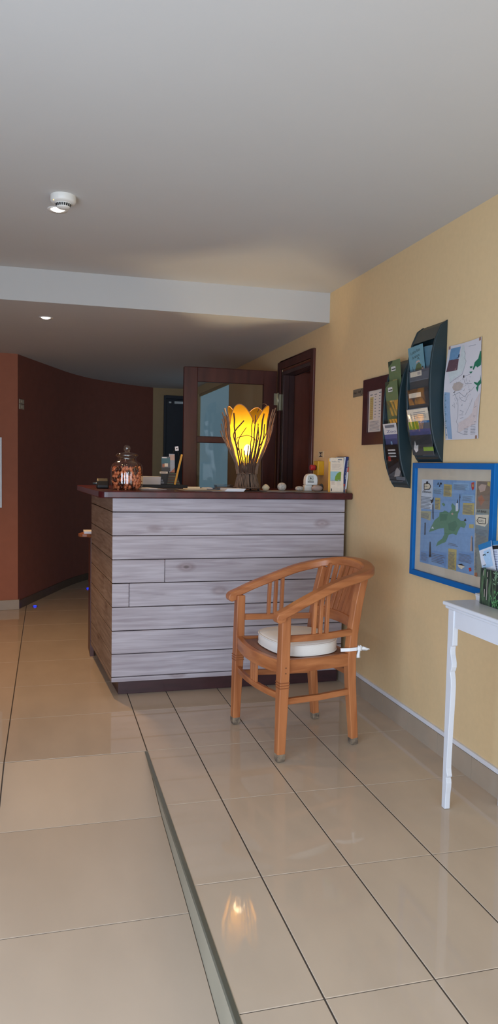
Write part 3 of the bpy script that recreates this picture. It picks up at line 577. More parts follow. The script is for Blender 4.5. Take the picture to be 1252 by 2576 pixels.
# the continuous rail: arms rising into the top of the back
half = [(0.245, 0.280, 0.664), (0.205, 0.279, 0.680), (0.12, 0.270, 0.716), (0.0, 0.252, 0.760), (-0.10, 0.243, 0.793), (-0.185, 0.233, 0.812), (-0.25, 0.207, 0.826), (-0.292, 0.160, 0.837), (-0.314, 0.085, 0.846)]
full = [C_(*p) for p in half]+[C_(-0.320, 0.0, 0.849)]+[C_(p[0], -p[1], p[2]) for p in half[::-1]]
def cr(p, n=6):
    o = []
    for i in range(len(p)-1):
        a, b_, c_, d = p[max(i-1, 0)], p[i], p[i+1], p[min(i+2, len(p)-1)]
        for k in range(n):
            t = k/n; o.append(0.5*((2*b_)+(c_-a)*t+(2*a-5*b_+4*c_-d)*t*t+(3*b_-a-3*c_+d)*t**3))
    o.append(p[-1]); return o
rail = cr(full)
wd = []
for i in range(len(rail)):
    t = abs(i/(len(rail)-1)-0.5)*2      # 0 at the back, 1 at the arm ends
    wd.append(1.0+0.22*(1-t)**1.2)
b = MB(); b.sweep(rail, [(-0.026, -0.013), (-0.022, -0.018), (0.022, -0.018), (0.026, -0.013), (0.026, 0.010), (0.018, 0.018), (-0.018, 0.018), (-0.026, 0.010)], scales=wd)
arm = b.build('arm_rail', teak_h, ch, bevel=0.002)
for sg in (-1, 1):   # scrolled arm ends
    b = MB(); pr = []
    for k in range(11):
        a = -PI*0.5+PI*1.0*k/10; pr.append((0.020*math.cos(a), 0.023*math.sin(a)))
    base = C_(0.240, 0.280*sg, 0.658)
    poly = [base+fU*x+Vector((0, 0, z)) for x, z in pr]+[base-fU*0.028+Vector((0, 0, 0.016)), base-fU*0.028+Vector((0, 0, -0.012))]
    poly = [p-fV*0.0255 for p in poly]; b.prism(poly, fV*0.051); b.build('arm_scroll', teak_h, ch, bevel=0.004)
# back: bottom rail and slats
br = cr([C_(-0.198, 0.185, 0.583), C_(-0.222, 0.09, 0.583), C_(-0.230, 0.0, 0.583), C_(-0.222, -0.09, 0.583), C_(-0.198, -0.185, 0.583)])
bar(br, 0.011, 0.026, teak_h, 'back_rail', ch)
for k in range(9):
    v = -0.152+0.304*k/8; q = 1-(v/0.19)**2
    wv = 0.0152
    bar([C_(-0.199-0.032*q, v, 0.600), C_(-0.240-0.066*q, v*1.02, 0.828)], 0.0065, wv, teak_v, 'back_slat', ch, up=tuple(fV), bev=0.002)
# seat frame: bowed front rail, back rail, panel, front stretcher, back stretcher, centre post
bar(cr([C_(0.206, 0.24, 0.428), C_(0.226, 0.12, 0.424), C_(0.232, 0, 0.422), C_(0.226, -0.12, 0.424), C_(0.206, -0.24, 0.430)]), 0.014, 0.030, teak_h, 'seat_rail', ch)
bar([C_(-0.178, 0.18, 0.424), C_(-0.178, -0.18, 0.424)], 0.012, 0.026, teak_h, 'seat_rail', ch)
b = MB(); b.hexa([C_(0.212, 0.215, 0.433), C_(0.212, -0.215, 0.433), C_(-0.172, -0.178, 0.433), C_(-0.172, 0.178, 0.433)], [C_(0.212, 0.215, 0.449), C_(0.212, -0.215, 0.449), C_(-0.172, -0.178, 0.449), C_(-0.172, 0.178, 0.449)])
b.build('seat', teak_dk, ch, bevel=0.002)
bar(cr([C_(0.207, 0.24, 0.291), C_(0.224, 0.12, 0.289), C_(0.229, 0, 0.288), C_(0.224, -0.12, 0.289), C_(0.207, -0.24, 0.291)]), 0.010, 0.014, teak_h, 'stretcher', ch)
bar([C_(-0.19, 0.175, 0.345), C_(-0.19, -0.175, 0.345)], 0.009, 0.013, teak_h, 'stretcher', ch)
b = MB()
for dv_ in (-0.024, 0.0, 0.024): b.obox(C_(0.229, dv_, 0.345), (fU, fV, (0, 0, 1)), (0.006, 0.0105, 0.052))
b.build('centre_post', teak_v, ch, bevel=0.002)
for z in (0.405, 0.430):
    b = MB(); b.tube([C_(0.2, 0.2817, z), C_(0.2, 0.2835, z)], 0.0028, 10); b.build('dowel', mk('dark_dowel', (70, 40, 26), 0.6), ch)

# cushion tied to the chair
m_cush = mk('off_white_canvas', (232, 228, 222), 0.9, var=0.02, scale=(300, 300, 300), bump=0.15)
cu = thing('seat_cushion', 'off-white piped seat pad tied onto the teak armchair', 'cushion', tuple(C_(0.0, 0.0, 0.4495)))
outline = []
def se(u, v, n=3.2):
    return 1
for k in range(64):
    a = 2*PI*k/64; ca, sa = math.cos(a), math.sin(a); n = 2.6 if ca < 0 else 2.7
    r = (abs(ca)**n+abs(sa)**n)**(-1/n)
    uu = 0.004+0.170*ca*r; vv = (0.212-0.026*(0.15-uu)/0.3)*sa*r
    outline.append((uu, vv+0.012))
cen = (0.004, 0.012)
def ring(k, z, bulge=0): return [C_(cen[0]+(u-cen[0])*k, cen[1]+(v-cen[1])*k, z) for u, v in outline]
b = MB(); zz = [(0.02, 0.4515), (0.6, 0.4505), (0.95, 0.4505), (0.985, 0.453), (1.0, 0.463), (1.004, 0.48), (1.0, 0.496), (0.98, 0.505), (0.93, 0.511), (0.75, 0.5165), (0.4, 0.520), (0.02, 0.521)]
b.grid([ring(k, z) for k, z in zz], 0, True, True); b.face(ring(0.02, 0.521)); b.face(ring(0.02, 0.4515)[::-1]); b.build('pad', m_cush, cu)
m_pipe = mk('white_piping', (232, 228, 222), 0.85)
for k, z in ((1.0, 0.503), (0.998, 0.456)):
    b = MB(); b.tube(ring(k, z), 0.0032, 6, closed=True); b.build('piping', m_pipe, cu)
m_tie = mk('white_tie_cloth', (236, 236, 236), 0.85, var=0.03)
b = MB(); tz = 0.468
b.sweep([C_(-0.13, 0.195, tz-0.004), C_(-0.165, 0.218, tz), C_(-0.20, 0.222, tz+0.001), C_(-0.218, 0.212, tz)], rect_sec(0.0016, 0.008)); b.build('tie', m_tie, cu)
b = MB(); b.ellipsoid(C_(-0.221, 0.214, tz), (0.013, 0.011, 0.016), 14, 10, warp=lambda d: 1+0.18*math.sin(7*d.x+5*d.z)); b.build('tie_knot', m_tie, cu)
def flap(p, wds, name):
    b = MB(); rows = []
    for q, w_ in zip(p, wds):
        rows.append([q+Vector((0, 0, w_)), q+Vector((0.003, -0.004, w_*0.3)), q+Vector((0, 0, -w_)), q+Vector((0.002, 0.003, 0))])
    b.grid(rows, 0, True, True); b.face(rows[0]); b.face(rows[-1][::-1]); b.build(name, m_tie, cu)
k0 = C_(-0.221, 0.214, tz)
flap([k0, k0+Vector((0.015, -0.004, 0.001)), k0+Vector((0.033, -0.006, -0.003)), k0+Vector((0.048, -0.004, -0.004))], [0.006, 0.0115, 0.009, 0.002], 'tie_end')
b = MB(); rows = []
for dz, w_, dx in [(0.004, 0.006, 0), (-0.012, 0.008, -0.003), (-0.028, 0.010, -0.006), (-0.042, 0.011, -0.005)]:
    q = k0+Vector((dx, -0.006, dz)); rows.append([q+Vector((w_, 0, 0)), q+Vector((0, -0.003, 0)), q+Vector((-w_, 0, 0)), q+Vector((0, 0.002, 0))])
b.grid(rows, 0, True, True); b.face(rows[0]); b.face(rows[-1][::-1]); b.build('tie_end', m_tie, cu)

# ================================================================ CONSOLE TABLE
m_tab = mk('white_gloss_paint', (214, 216, 222), 0.28, var=0.015)
tb = thing('console_table', 'white console table with shaped legs against the yellow wall', 'table', (1.62, 2.05, 0))
TT = 0.816; TX0, TX1, TY0, TY1 = 1.487, 1.756, 1.42, 2.588
b = MB(); b.box(TX0, TX1, TY0, TY1, 0.800, TT); b.build('tabletop', m_tab, tb, bevel=0.006, seg=3)
b = MB(); b.box(TX0+0.008, TX1-0.004, TY0+0.008, TY1-0.008, 0.788, 0.8005); b.build('top_moulding', m_tab, tb, bevel=0.005, seg=3)
b = MB(); b.box(1.504, 1.520, TY0+0.06, 2.524, 0.722, 0.788); b.build('apron', m_tab, tb, bevel=0.001)
b = MB(); b.box(1.523, 1.72, 2.536, 2.548, 0.722, 0.788); b.box(1.523, 1.72, TY0+0.045, TY0+0.06, 0.722, 0.788); b.box(1.72, 1.736, TY0+0.06, 2.53, 0.722, 0.788); b.build('apron_ends', m_tab, tb, bevel=0.001)
prof = [(0.788, .040), (0.66, .040), (0.652, .040), (0.646, .029), (0.632, .027), (0.615, .029), (0.60, .035), (0.583, .040), (0.568, .040), (0.553, .034), (0.546, .029), (0.543, .031), (0.520, .037), (0.49, .040), (0.44, .039), (0.36, .035), (0.27, .031), (0.20, .028), (0.165, .028), (0.148, .032), (0.139, .036), (0.132, .033), (0.1275, .027), (0.122, .031), (0.108, .034), (0.09, .033), (0.065, .029), (0.035, .027), (0.006, .027), (0.001, .025)]
def table_leg(x0, x1, yf, sg):
    b = MB(); rows = []
    for z, d in prof:
        rows.append([(x0, yf, z), (x1, yf, z), (x1, yf-sg*d, z), (x0, yf-sg*d, z)])
    b.grid(rows, 0, False, True); b.face(rows[0][::-1]); b.face(rows[-1]); return b.build('leg', m_tab, tb, bevel=0.002)
table_leg(1.500, 1.522, 2.562, 1)
table_leg(1.722, 1.744, 2.518, 1)
table_leg(1.500, 1.522, TY0+0.026, -1); table_leg(1.722, 1.744, TY0+0.026, -1)
# ================================================================ ON THE YELLOW WALL
I = {n: ink(n, c) for n, c in dict(sea=(126, 158, 198), white=(206, 210, 220), paperbrown=(140, 142, 132), brownA=(136, 116, 100), pinkgrey=(188, 160, 146), rust=(166, 110, 84), gold=(188, 168, 106), grey=(130, 142, 146), cream=(224, 210, 188), palegold=(178, 172, 140), blueA=(142, 174, 206), blueB=(114, 148, 194), island=(92, 134, 106), island2=(74, 118, 92), ink=(48, 44, 46), ink2=(112, 116, 126), red=(190, 62, 52), sky=(104, 142, 176), navy=(36, 52, 78), plum=(96, 70, 78), mauve=(146, 116, 122), strip=(140, 164, 192), green=(34, 112, 84), taupe=(178, 164, 156), mauve2=(204, 190, 188), sea2=(196, 202, 202), paper=(214, 208, 204), black=(20, 20, 22), orange=(214, 92, 52), lightblue=(106, 148, 160), olive=(92, 104, 70), moss=(104, 120, 82), darkmoss=(54, 66, 50), lime=(134, 162, 62), slate=(96, 102, 110), darkgrey=(64, 66, 68), violet=(84, 90, 136), yellow=(226, 172, 60), leafgreen=(112, 146, 44), skyblue=(34, 112, 166), paleblue=(164, 194, 222), teal=(72, 110, 120)).items()}
UW, VW = (0, -1, 0), (0, 0, 1)
def onwall(y0, z0, x=XW): return lambda p: (y0-p[0], p[1]-z0)
# blue framed island poster
m_blue = mk('bright_blue_frame_paint', (0, 96, 166), 0.5, spec=0.25, var=0.04, scale=(30, 6, 30))
py0, py1, pz0, pz1 = 3.374, 2.668, 0.802, 1.354
ps = thing('framed_poster', 'blue framed illustrated island poster above the white table', 'framed poster', (XW-0.012, (py0+py1)/2, pz0))
def mitred(o, name, m, t, d0, d1, y0, y1, z0, z1, bev=0.002):
    """four mitred mouldings as one frame; y0 > y1"""
    b = MB(); A_ = [(y0, z0), (y1, z0), (y1, z1), (y0, z1)]; B_ = [(y0-t, z0+t), (y1+t, z0+t), (y1+t, z1-t), (y0-t, z1-t)]
    for i in range(4):
        j = (i+1) % 4
        b.hexa([(XW-d0, *A_[i]), (XW-d0, *A_[j]), (XW-d0, *B_[j]), (XW-d0, *B_[i])], [(XW-d1, *A_[i]), (XW-d1, *A_[j]), (XW-d1, *B_[j]), (XW-d1, *B_[i])])
    return b.build(name, m, o, bevel=bev)
mitred(ps, 'frame', m_blue, 0.026, 0.0005, 0.022, py0, py1, pz0, pz1)
b = MB(); b.box(XW-0.006, XW-0.002, py1+0.024, py0-0.024, pz0+0.024, pz1-0.024); b.build('mount', mk('beige_mount_board', (206, 190, 170), 0.8), ps)

p = Print((XW-0.0062, py0, pz0), UW, VW); cv = lambda q: (py0-q[0], q[1]-pz0)
for n, pts in POSTER: p.poly([cv(q) for q in pts], I[n])
for n, pts, k in POSTER_LINES:
    a, b_, c_ = [cv(q) for q in pts]; p.lines(a[0], c_[1], b_[0], a[1], k, I[n])
p.text('LEON', py0-3.270, 1.2375-pz0, 0.011, I['ink']); p.text('d\'Element', py0-3.290, 1.2105-pz0, 0.0155, I['ink'], width=0.088)
p.text('NORD', py0-2.795, 1.107-pz0, 0.015, I['ink'], width=0.042); p.text('LA BAIE', py0-2.806, 1.148-pz0, 0.013, I['ink'], width=0.07); p.text('SAINT-PAUL', py0-2.808, 1.269-pz0, 0.006, I['ink2'], width=0.07)
p.build(ps)
b = MB(); b.box(XW-0.0110, XW-0.0095, py1+0.022, py0-0.022, pz0+0.022, pz1-0.022); b.build('glazing', glass('picture_glass', (0.97, 0.98, 0.98), 0.03, 0.55), ps)

# unframed coast map, its edges lifting off the wall
def lift(p):
    y, z = p.y, p.z
    t = min(1, max(0, (y-2.82)/0.28)); zz = (z-1.458)/0.427
    return Vector((-(0.002+0.016*t**2*math.sin(PI*min(1, max(0, zz)))+0.005*(1-t)*(0.5+0.5*math.sin(zz*8.0))), 0, 0))
MW = thing('coast_map', 'unframed white map sheet with green coastline, curling off the yellow wall', 'map', (XW, 2.955, 1.458))
NY, NZ = 24, 36
edgeL = lambda z: 3.096+0.004*math.sin(PI*(z-1.458)/0.427); edgeR = lambda z: 2.821+0.002*math.sin(9*(z-1.458)/0.427)
b = MB(); front = []
for i in range(NZ+1):
    row = []
    for j in range(NY+1):
        z0_ = 1.459+0.426*i/NZ; y_ = edgeL(z0_)+(edgeR(z0_)-edgeL(z0_))*j/NY; z_ = z0_+0.004*math.sin(PI*j/NY)*(i/NZ)*-1
        q = Vector((XW-0.0012, y_, z_)); row.append(q+lift(q))
    front.append(row)
b.grid(front, 0, True); b.grid([[q+Vector((0.0006, 0, 0)) for q in r][::-1] for r in front], 0, True)
b.build('sheet', mk('white_map_paper', (206, 202, 206), 0.7, var=0.015), MW)
p = Print((XW-0.0012, 3.13, 1.458), UW, VW, warp=lift); cv = lambda q: (3.126-q[0]-0.0, q[1]-1.458)
def clip(q):
    return (min(3.094, q[0]-0.012 if q[0] > 3.06 else q[0]-0.012*max(0, (q[0]-2.9)/0.16)), q[1])
def dens(pts, st=0.02):
    o = []
    for i in range(len(pts)):
        a, c_ = Vector(pts[i]), Vector(pts[(i+1) % len(pts)]); n = max(1, int((c_-a).length/st))
        for k in range(n): o.append(tuple(a+(c_-a)*k/n))
    return o
for n, pts in MAPSHEET:
    q = [cv(clip(t)) for t in pts]; q = [(u+0.004, v) for u, v in q]
    p.poly(dens(q), I[n])
for pts in MAPROADS:
    q = [cv(clip(t)) for t in pts]; q = [(u+0.004, v) for u, v in q]; p.stroke(dens(q)[:max(2, len(dens(q))//2+1)] if False else q, 0.0012, I['ink2'])
rnd = random.Random(3)
for k in range(70):
    u = 0.09+0.12*rnd.random()+0.03*rnd.random(); v = 0.14+0.13*rnd.random(); L = 0.004+0.008*rnd.random(); a = rnd.random()*3.1
    p.stroke([(u, v), (u+L*math.cos(a), v+L*math.sin(a))], 0.0009, I['ink2'])
p.lines(0.195, 0.018, 0.232, 0.078, 9, I['ink2'], 0.25); p.lines(0.248, 0.018, 0.288, 0.076, 9, I['ink2'], 0.25)
p.lines(0.262, 0.085, 0.285, 0.10, 3, I['ink2'], 0.25)
for k in range(46): 
    h = 0.004+0.012*abs(math.sin(k*2.7)*math.cos(k*0.9)); v = 0.008+0.205*k/46
    p.rect(0.042-0.004, v, 0.042+h-0.004, v+0.0025, I['teal']); p.k -= 1
p.build(MW)
for y_, z_ in ((3.085, 1.876), (2.832, 1.878), (2.838, 1.466)):
    q = Vector((XW-0.0015, y_, z_)); q = q+lift(q); b = MB(); b.box(q.x-0.0008, q.x+0.0, y_-0.007, y_+0.007, z_-0.007, z_+0.007); b.build('tape', mk('brown_tape', (150, 118, 104), 0.5), MW)

# brown framed price notice
mn = thing('framed_notice', 'dark brown framed printed notice with a gold column on the yellow wall', 'framed notice', (XW-0.01, 3.855, 1.455))
ny0, ny1, nz0, nz1 = 4.022, 3.702, 1.455, 1.826
mitred(mn, 'frame', wood('plum_brown_frame', (84, 46, 48), (62, 34, 36), (20, 6, 20), rough=0.35), 0.070, 0.0005, 0.016, ny0, ny1, nz0, nz1)
b = MB(); b.box(XW-0.008, XW-0.002, ny1+0.068, ny0-0.068, nz0+0.066, nz1-0.066); b.build('sheet', mk('notice_paper', (214, 200, 190), 0.7), mn)
p = Print((XW-0.0081, ny0, nz0), UW, VW)
gx = 0.086; p.rect(gx, 0.140, gx+0.046, 0.266, I['gold'])
for k in range(11): p.rect(gx+0.008, 0.148+k*0.0105, gx+0.038, 0.1505+k*0.0105, I['rust']); p.k -= 1
for cx in (0.150, 0.205):
    for k in range(8): p.rect(cx, 0.150+k*0.0165, cx+0.016+0.006*((k*7) % 3)/2, 0.1535+k*0.0165, I['ink2']); p.k -= 1
p.rect(0.088, 0.276, 0.122, 0.281, I['ink2']); p.rect(0.145, 0.276, 0.178, 0.281, I['ink2']); p.rect(0.202, 0.282, 0.232, 0.287, I['ink2'])
p.lines(0.090, 0.078, 0.228, 0.132, 8, I['ink2'], 0.3)
p.build(mn)
# grey name plate beside it
npl = thing('name_plate', 'small grey metal plate beside the brown framed notice', 'sign', (XW-0.004, 4.11, 1.742))
b = MB(); b.box(XW-0.006, XW+0.0, 4.028, 4.190, 1.742, 1.786); b.build('plate', mk('brushed_grey_plate', (150, 140, 124), 0.35, metal=0.5, scale=(4, 4, 80)), npl, bevel=0.001)
p = Print((XW-0.0062, 4.190, 1.742), UW, VW); p.text('Privé', 0.012, 0.017, 0.019, I['black'], width=0.042); p.text('Staff', 0.078, 0.019, 0.019, I['black'], width=0.036); p.stroke([(0.128+0.014*math.cos(a), 0.022+0.016*math.sin(a)) for a in [2*PI*k/14 for k in range(15)]], 0.0022, I['black'])
p.build(npl)

# two dark green leaflet racks
m_rack = mk('dark_green_moulded_plastic', (26, 46, 52), 0.45, var=0.05, scale=8)
m_acr = glass('clear_acrylic', (0.93, 0.95, 0.96), 0.03, 0.85)
RP = [(0.0005, 2.012), (0.033, 1.988), (0.061, 1.925), (0.075, 1.860), (0.081, 1.797), (0.0835, 1.72), (0.081, 1.650), (0.075, 1.575), (0.066, 1.508), (0.052, 1.455), (0.037, 1.415), (0.018, 1.375), (0.0005, 1.354)]
def rack(y0, y1, dz, label):
    t = thing('leaflet_rack', label, 'leaflet rack', (XW, (y0+y1)/2, 1.354+dz), 'leaflet racks on the yellow wall')
    W_ = 0.014
    for ya_, s_ in ((y0, 1), (y1-W_, 1)):
        b = MB(); b.prism([(XW-d, ya_, z+dz) for d, z in RP], (0, W_, 0)); b.build('side_plate', m_rack, t, bevel=0.004)
    b = MB(); b.box(XW-0.018, XW-0.001, y0+W_, y1-W_, 1.372+dz, 1.995+dz); b.build('back_panel', m_rack, t)
    b = MB(); b.prism([(XW-d, y0+W_, z+dz) for d, z in [(0.001, 2.008), (0.031, 1.985), (0.058, 1.925), (0.052, 1.925), (0.018, 1.975), (0.001, 1.99)]], (0, y1-y0-2*W_, 0)); b.build('top_cap', mk('dark_grey_cap', (62, 66, 62), 0.5), t)
    b = MB(); b.prism([(XW-d, y0+W_, z+dz) for d, z in [(0.001, 1.358), (0.016, 1.376), (0.034, 1.414), (0.040, 1.43), (0.018, 1.40), (0.001, 1.40)]], (0, y1-y0-2*W_, 0)); b.build('bottom_cap', m_rack, t)
    for zl, zb, xt, xb in ((1.800, 1.70, 0.080, 0.064), (1.704, 1.60, 0.083, 0.066), (1.606, 1.50, 0.081, 0.062), (1.500, 1.388, 0.070, 0.036)):
        b = MB(); b.hexa([(XW-xb, y0+W_, zb+dz), (XW-xb, y1-W_, zb+dz), (XW-xb+0.002, y1-W_, zb+dz), (XW-xb+0.002, y0+W_, zb+dz)], [(XW-xt, y0+W_, zl+dz), (XW-xt, y1-W_, zl+dz), (XW-xt+0.002, y1-W_, zl+dz), (XW-xt+0.002, y0+W_, zl+dz)]); b.build('pocket', m_acr, t)
    return t
rack(3.116, 3.356, 0.0, 'higher dark green leaflet rack with a pale blue leaflet in its top pocket')
rack(3.426, 3.612, -0.131, 'lower dark green leaflet rack beside the brown framed notice')

def leaflet(name, label, cat, yl, yr, zb, zt, xb, xt, base, draw, group=None, th=0.0012, skew=0.0):
    """a sheet standing in a pocket, facing the room: yl > yr; x measured out from the wall"""
    Hh = math.hypot(zt-zb, xt-xb); U = Vector((0, -1, skew)).normalized(); V = Vector((-(xt-xb), 0, zt-zb)).normalized()
    V = (V-U*V.dot(U)).normalized(); O = Vector((XW-xb, yl, zb)); N = U.cross(V); wd_ = yl-yr
    t = thing(name, label, cat, tuple(O), group)
    b = MB(); q = [O, O+U*wd_, O+U*wd_+V*Hh, O+V*Hh]; b.hexa([p_-N*th for p_ in q], q); b.build('sheet', base, t)
    p = Print(O, U, V); draw(p, wd_, Hh); 
    if p.b.f: p.build(t)
    return t
GR = 'leaflets standing in the wall racks'
def d_blue(p, w_, h):
    p.text('à cette baie', 0.022, h-0.036, 0.021, I['darkmoss'], rot=0.10, width=0.095); p.text('la nature', 0.036, h-0.058, 0.021, I['darkmoss'], rot=0.10, width=0.072)
    p.poly([(0.05, 0.05), (0.055, 0.085), (0.07, 0.105), (0.095, 0.112), (0.115, 0.10), (0.12, 0.07), (0.11, 0.045)], I['olive'])
    p.poly([(0.04, 0.03), (0.07, 0.035), (0.07, 0.07), (0.055, 0.065)], I['darkmoss']); p.poly([(0.062, 0.108), (0.075, 0.12), (0.1, 0.122), (0.11, 0.112), (0.09, 0.116)], I['pinkgrey'])
    p.stroke([(0.085, 0.128), (0.09, 0.134), (0.098, 0.132), (0.102, 0.126)], 0.003, I['darkmoss']); p.stroke([(0.03, 0.10), (0.034, 0.07), (0.048, 0.05)], 0.003, I['darkmoss'])
    p.rect(0.118, 0.062, 0.136, 0.082, I['pinkgrey']); p.rect(0.124, 0.082, 0.132, 0.09, I['black'])
leaflet('leaflet', 'pale blue leaflet with a green hill drawing in the higher rack', 'leaflet', 3.338, 3.192, 1.715, 1.905, 0.058, 0.083, I['lightblue'], d_blue, GR, skew=0.03)
leaflet('leaflet', 'plain grey blue leaflet half behind the pale blue one in the higher rack', 'leaflet', 3.262, 3.138, 1.715, 1.898, 0.045, 0.068, ink('dullblue', (88, 122, 138)), lambda p, w_, h: p.rect(w_-0.008, 0.09, w_-0.002, 0.10, I['orange']), GR, skew=-0.03)
def d_dusk(p, w_, h):
    p.rect(0.012, h-0.028, 0.125, h-0.004, I['cream']); p.rect(0.085, h-0.022, 0.115, h-0.009, I['taupe']); p.rect(0.0, 0.0, w_, h-0.05, I['darkgrey'])
leaflet('leaflet', 'grey leaflet with a cream title strip in the second pocket of the higher rack', 'leaflet', 3.338, 3.136, 1.612, 1.792, 0.058, 0.076, I['slate'], d_dusk, GR)
leaflet('leaflet', 'dark leaflet with a cream title strip in the third pocket of the higher rack', 'leaflet', 3.338, 3.136, 1.512, 1.694, 0.056, 0.079, I['darkgrey'], lambda p, w_, h: (p.rect(0.010, h-0.030, 0.13, h-0.008, I['cream']), p.poly([(0, 0), (0.05, 0.09), (0.09, 0.03), (0.12, 0.0)], I['plum']), p.rect(0.135, h-0.12, w_, h-0.10, I['paper'])), GR)
def d_big(p, w_, h):
    p.rect(0, h-0.062, w_, h-0.004, I['cream']); p.stroke([(0.02, h-0.05), (0.035, h-0.022), (0.045, h-0.04), (0.028, h-0.045)], 0.002, I['ink']); p.lines(0.06, h-0.05, 0.185, h-0.016, 4, I['ink2'], 0.3)
    p.rect(0, h-0.100, 0.10, h-0.062, I['leafgreen']); p.rect(0.10, h-0.072, w_, h-0.062, I['skyblue']); p.text('ile marine', 0.11, h-0.0705, 0.009, I['paper'], width=0.07)
    p.rect(0.10, h-0.100, w_, h-0.072, I['slate']); p.rect(0, h-0.128, w_, h-0.100, I['violet']); p.rect(0, 0, w_, h-0.128, I['darkgrey'])
    p.poly([(0.02, 0.03), (0.04, 0.07), (0.05, 0.045), (0.07, 0.05), (0.06, 0.02), (0.035, 0.012)], I['paper']); p.rect(0.115, 0.018, 0.21, 0.038, I['lime'])
leaflet('leaflet', 'large leaflet with cream head and green panel in the higher rack\'s lowest pocket', 'leaflet', 3.338, 3.132, 1.392, 1.612, 0.040, 0.082, I['slate'], d_big, GR)
def d_moss(p, w_, h):
    p.rect(0.03, h-0.052, 0.08, h-0.030, I['paper']); p.rect(0.036, h-0.046, 0.078, h-0.0405, I['darkmoss']); p.poly([(0, h), (0, h-0.03), (0.05, h-0.008), (0.05, h)], I['darkmoss']); p.rect(0.04, h-0.104, 0.09, h-0.096, I['gold']); p.poly([(0.0, 0.0), (w_, 0.0), (w_, 0.05), (0.05, 0.075)], I['olive'])
leaflet('leaflet', 'mossy green leaflet topmost in the lower rack', 'leaflet', 3.578, 3.445, 1.60, 1.872, 0.045, 0.074, I['moss'], d_moss, GR)
leaflet('leaflet', 'mossy green leaflet in the second row of the lower rack', 'leaflet', 3.580, 3.445, 1.53, 1.766, 0.060, 0.087, I['moss'], d_moss, GR)
def d_or(p, w_, h): p.rect(0, h-0.014, w_, h, I['orange']); p.poly([(0.02, h-0.02), (0.05, h-0.014), (0.07, h-0.06), (0.03, h-0.05)], I['cream']); p.poly([(0.07, h-0.014), (w_, h-0.014), (w_, h-0.08), (0.1, h-0.05)], I['orange']); p.rect(0, h-0.115, w_, h-0.085, I['red'])
leaflet('leaflet', 'orange edged leaflet in the middle of the lower rack', 'leaflet', 3.572, 3.445, 1.47, 1.652, 0.044, 0.064, I['darkgrey'], d_or, GR)
def d_wh(p, w_, h): p.rect(0.02, h-0.022, w_-0.02, h-0.008, I['ink2']); p.text('Zoo', 0.03, h-0.048, 0.02, I['violet'], width=0.11); p.rect(0, 0, w_, h-0.056, I['violet']); p.poly([(0.05, 0.0), (0.09, 0.0), (0.075, 0.09), (0.06, 0.09)], I['paleblue'])
leaflet('leaflet', 'white and violet leaflet below the orange one in the lower rack', 'leaflet', 3.594, 3.445, 1.375, 1.553, 0.048, 0.086, I['paper'], d_wh, GR)
def d_bk(p, w_, h):
    for k in range(3): p.rect(0.03, h-0.032-0.016*k, w_-0.03, h-0.024-0.016*k, I['paper'])
    p.rect(0.02, h-0.085, 0.05, h-0.06, I['red']); p.poly([(0.06, 0.02), (0.09, 0.06), (0.11, 0.07), (0.14, 0.05), (0.12, 0.025)], I['taupe']); p.rect(0.08, 0.004, 0.18, 0.022, I['slate'])
leaflet('leaflet', 'black leaflet with pale lettering in the lowest pocket of the lower rack', 'leaflet', 3.590, 3.445, 1.262, 1.445, 0.038, 0.074, I['black'], d_bk, GR)

# emergency button and its sign near the doorway
es = thing('emergency_button', 'yellow box with a red push button on the wall beside the doorway', 'alarm button', (XW-0.02, 4.70, 1.27))
b = MB(); b.box(XW-0.045, XW, 4.655, 4.738, 1.268, 1.362); b.build('box', mk('yellow_plastic', (216, 172, 44), 0.4), es, bevel=0.004)
b = MB(); b.tube([(XW-0.045, 4.692, 1.318), (XW-0.052, 4.692, 1.318)], 0.017, 20); b.build('collar', m_black, es)
b = MB(); b.tube([(XW-0.052, 4.692, 1.318), (XW-0.086, 4.692, 1.318)], 0.019, 20); b.build('button', mk('red_plastic', (176, 44, 52), 0.35), es, bevel=0.003)
sg = thing('button_sign', 'small pale sign with black marks above the yellow box', 'sign', (XW-0.002, 4.72, 1.387))
b = MB(); b.box(XW-0.003, XW, 4.668, 4.772, 1.387, 1.427); b.build('plate', mk('ivory_sign', (214, 196, 160), 0.5), sg)
p = Print((XW-0.0031, 4.772, 1.387), UW, VW); p.rect(0.02, 0.028, 0.085, 0.034, I['ink']); p.rect(0.02, 0.004, 0.085, 0.009, I['ink']); p.rect(0.043, 0.009, 0.062, 0.028, I['ink']); p.rect(0.049, 0.014, 0.056, 0.022, I['paper']); p.build(sg)
# ================================================================ ON THE COUNTER
Z = TZ+0.0005
def sheet(label, pts, z0, z1, m, cat='paper', name='paper_sheet', group=None):
    b = MB(); b.prism([(x, y, z0) for x, y in pts], (0, 0, z1-z0)); o = b.build(name, m); return tag(o, label, cat, group)
def quad(cx, cy_, w_, d, rot):
    c_, s_ = math.cos(rot), math.sin(rot); return [(cx+x*c_-y*s_, cy_+x*s_+y*c_) for x, y in [(-w_/2, -d/2), (w_/2, -d/2), (w_/2, d/2), (-w_/2, d/2)]]
m_pap = mk('white_paper', (222, 222, 226), 0.7, var=0.01); m_grp = mk('grey_blue_paper', (150, 152, 160), 0.6); m_crm = mk('cream_card', (224, 210, 182), 0.7); m_gmat = mk('grey_green_sheet', (140, 136, 128), 0.5)
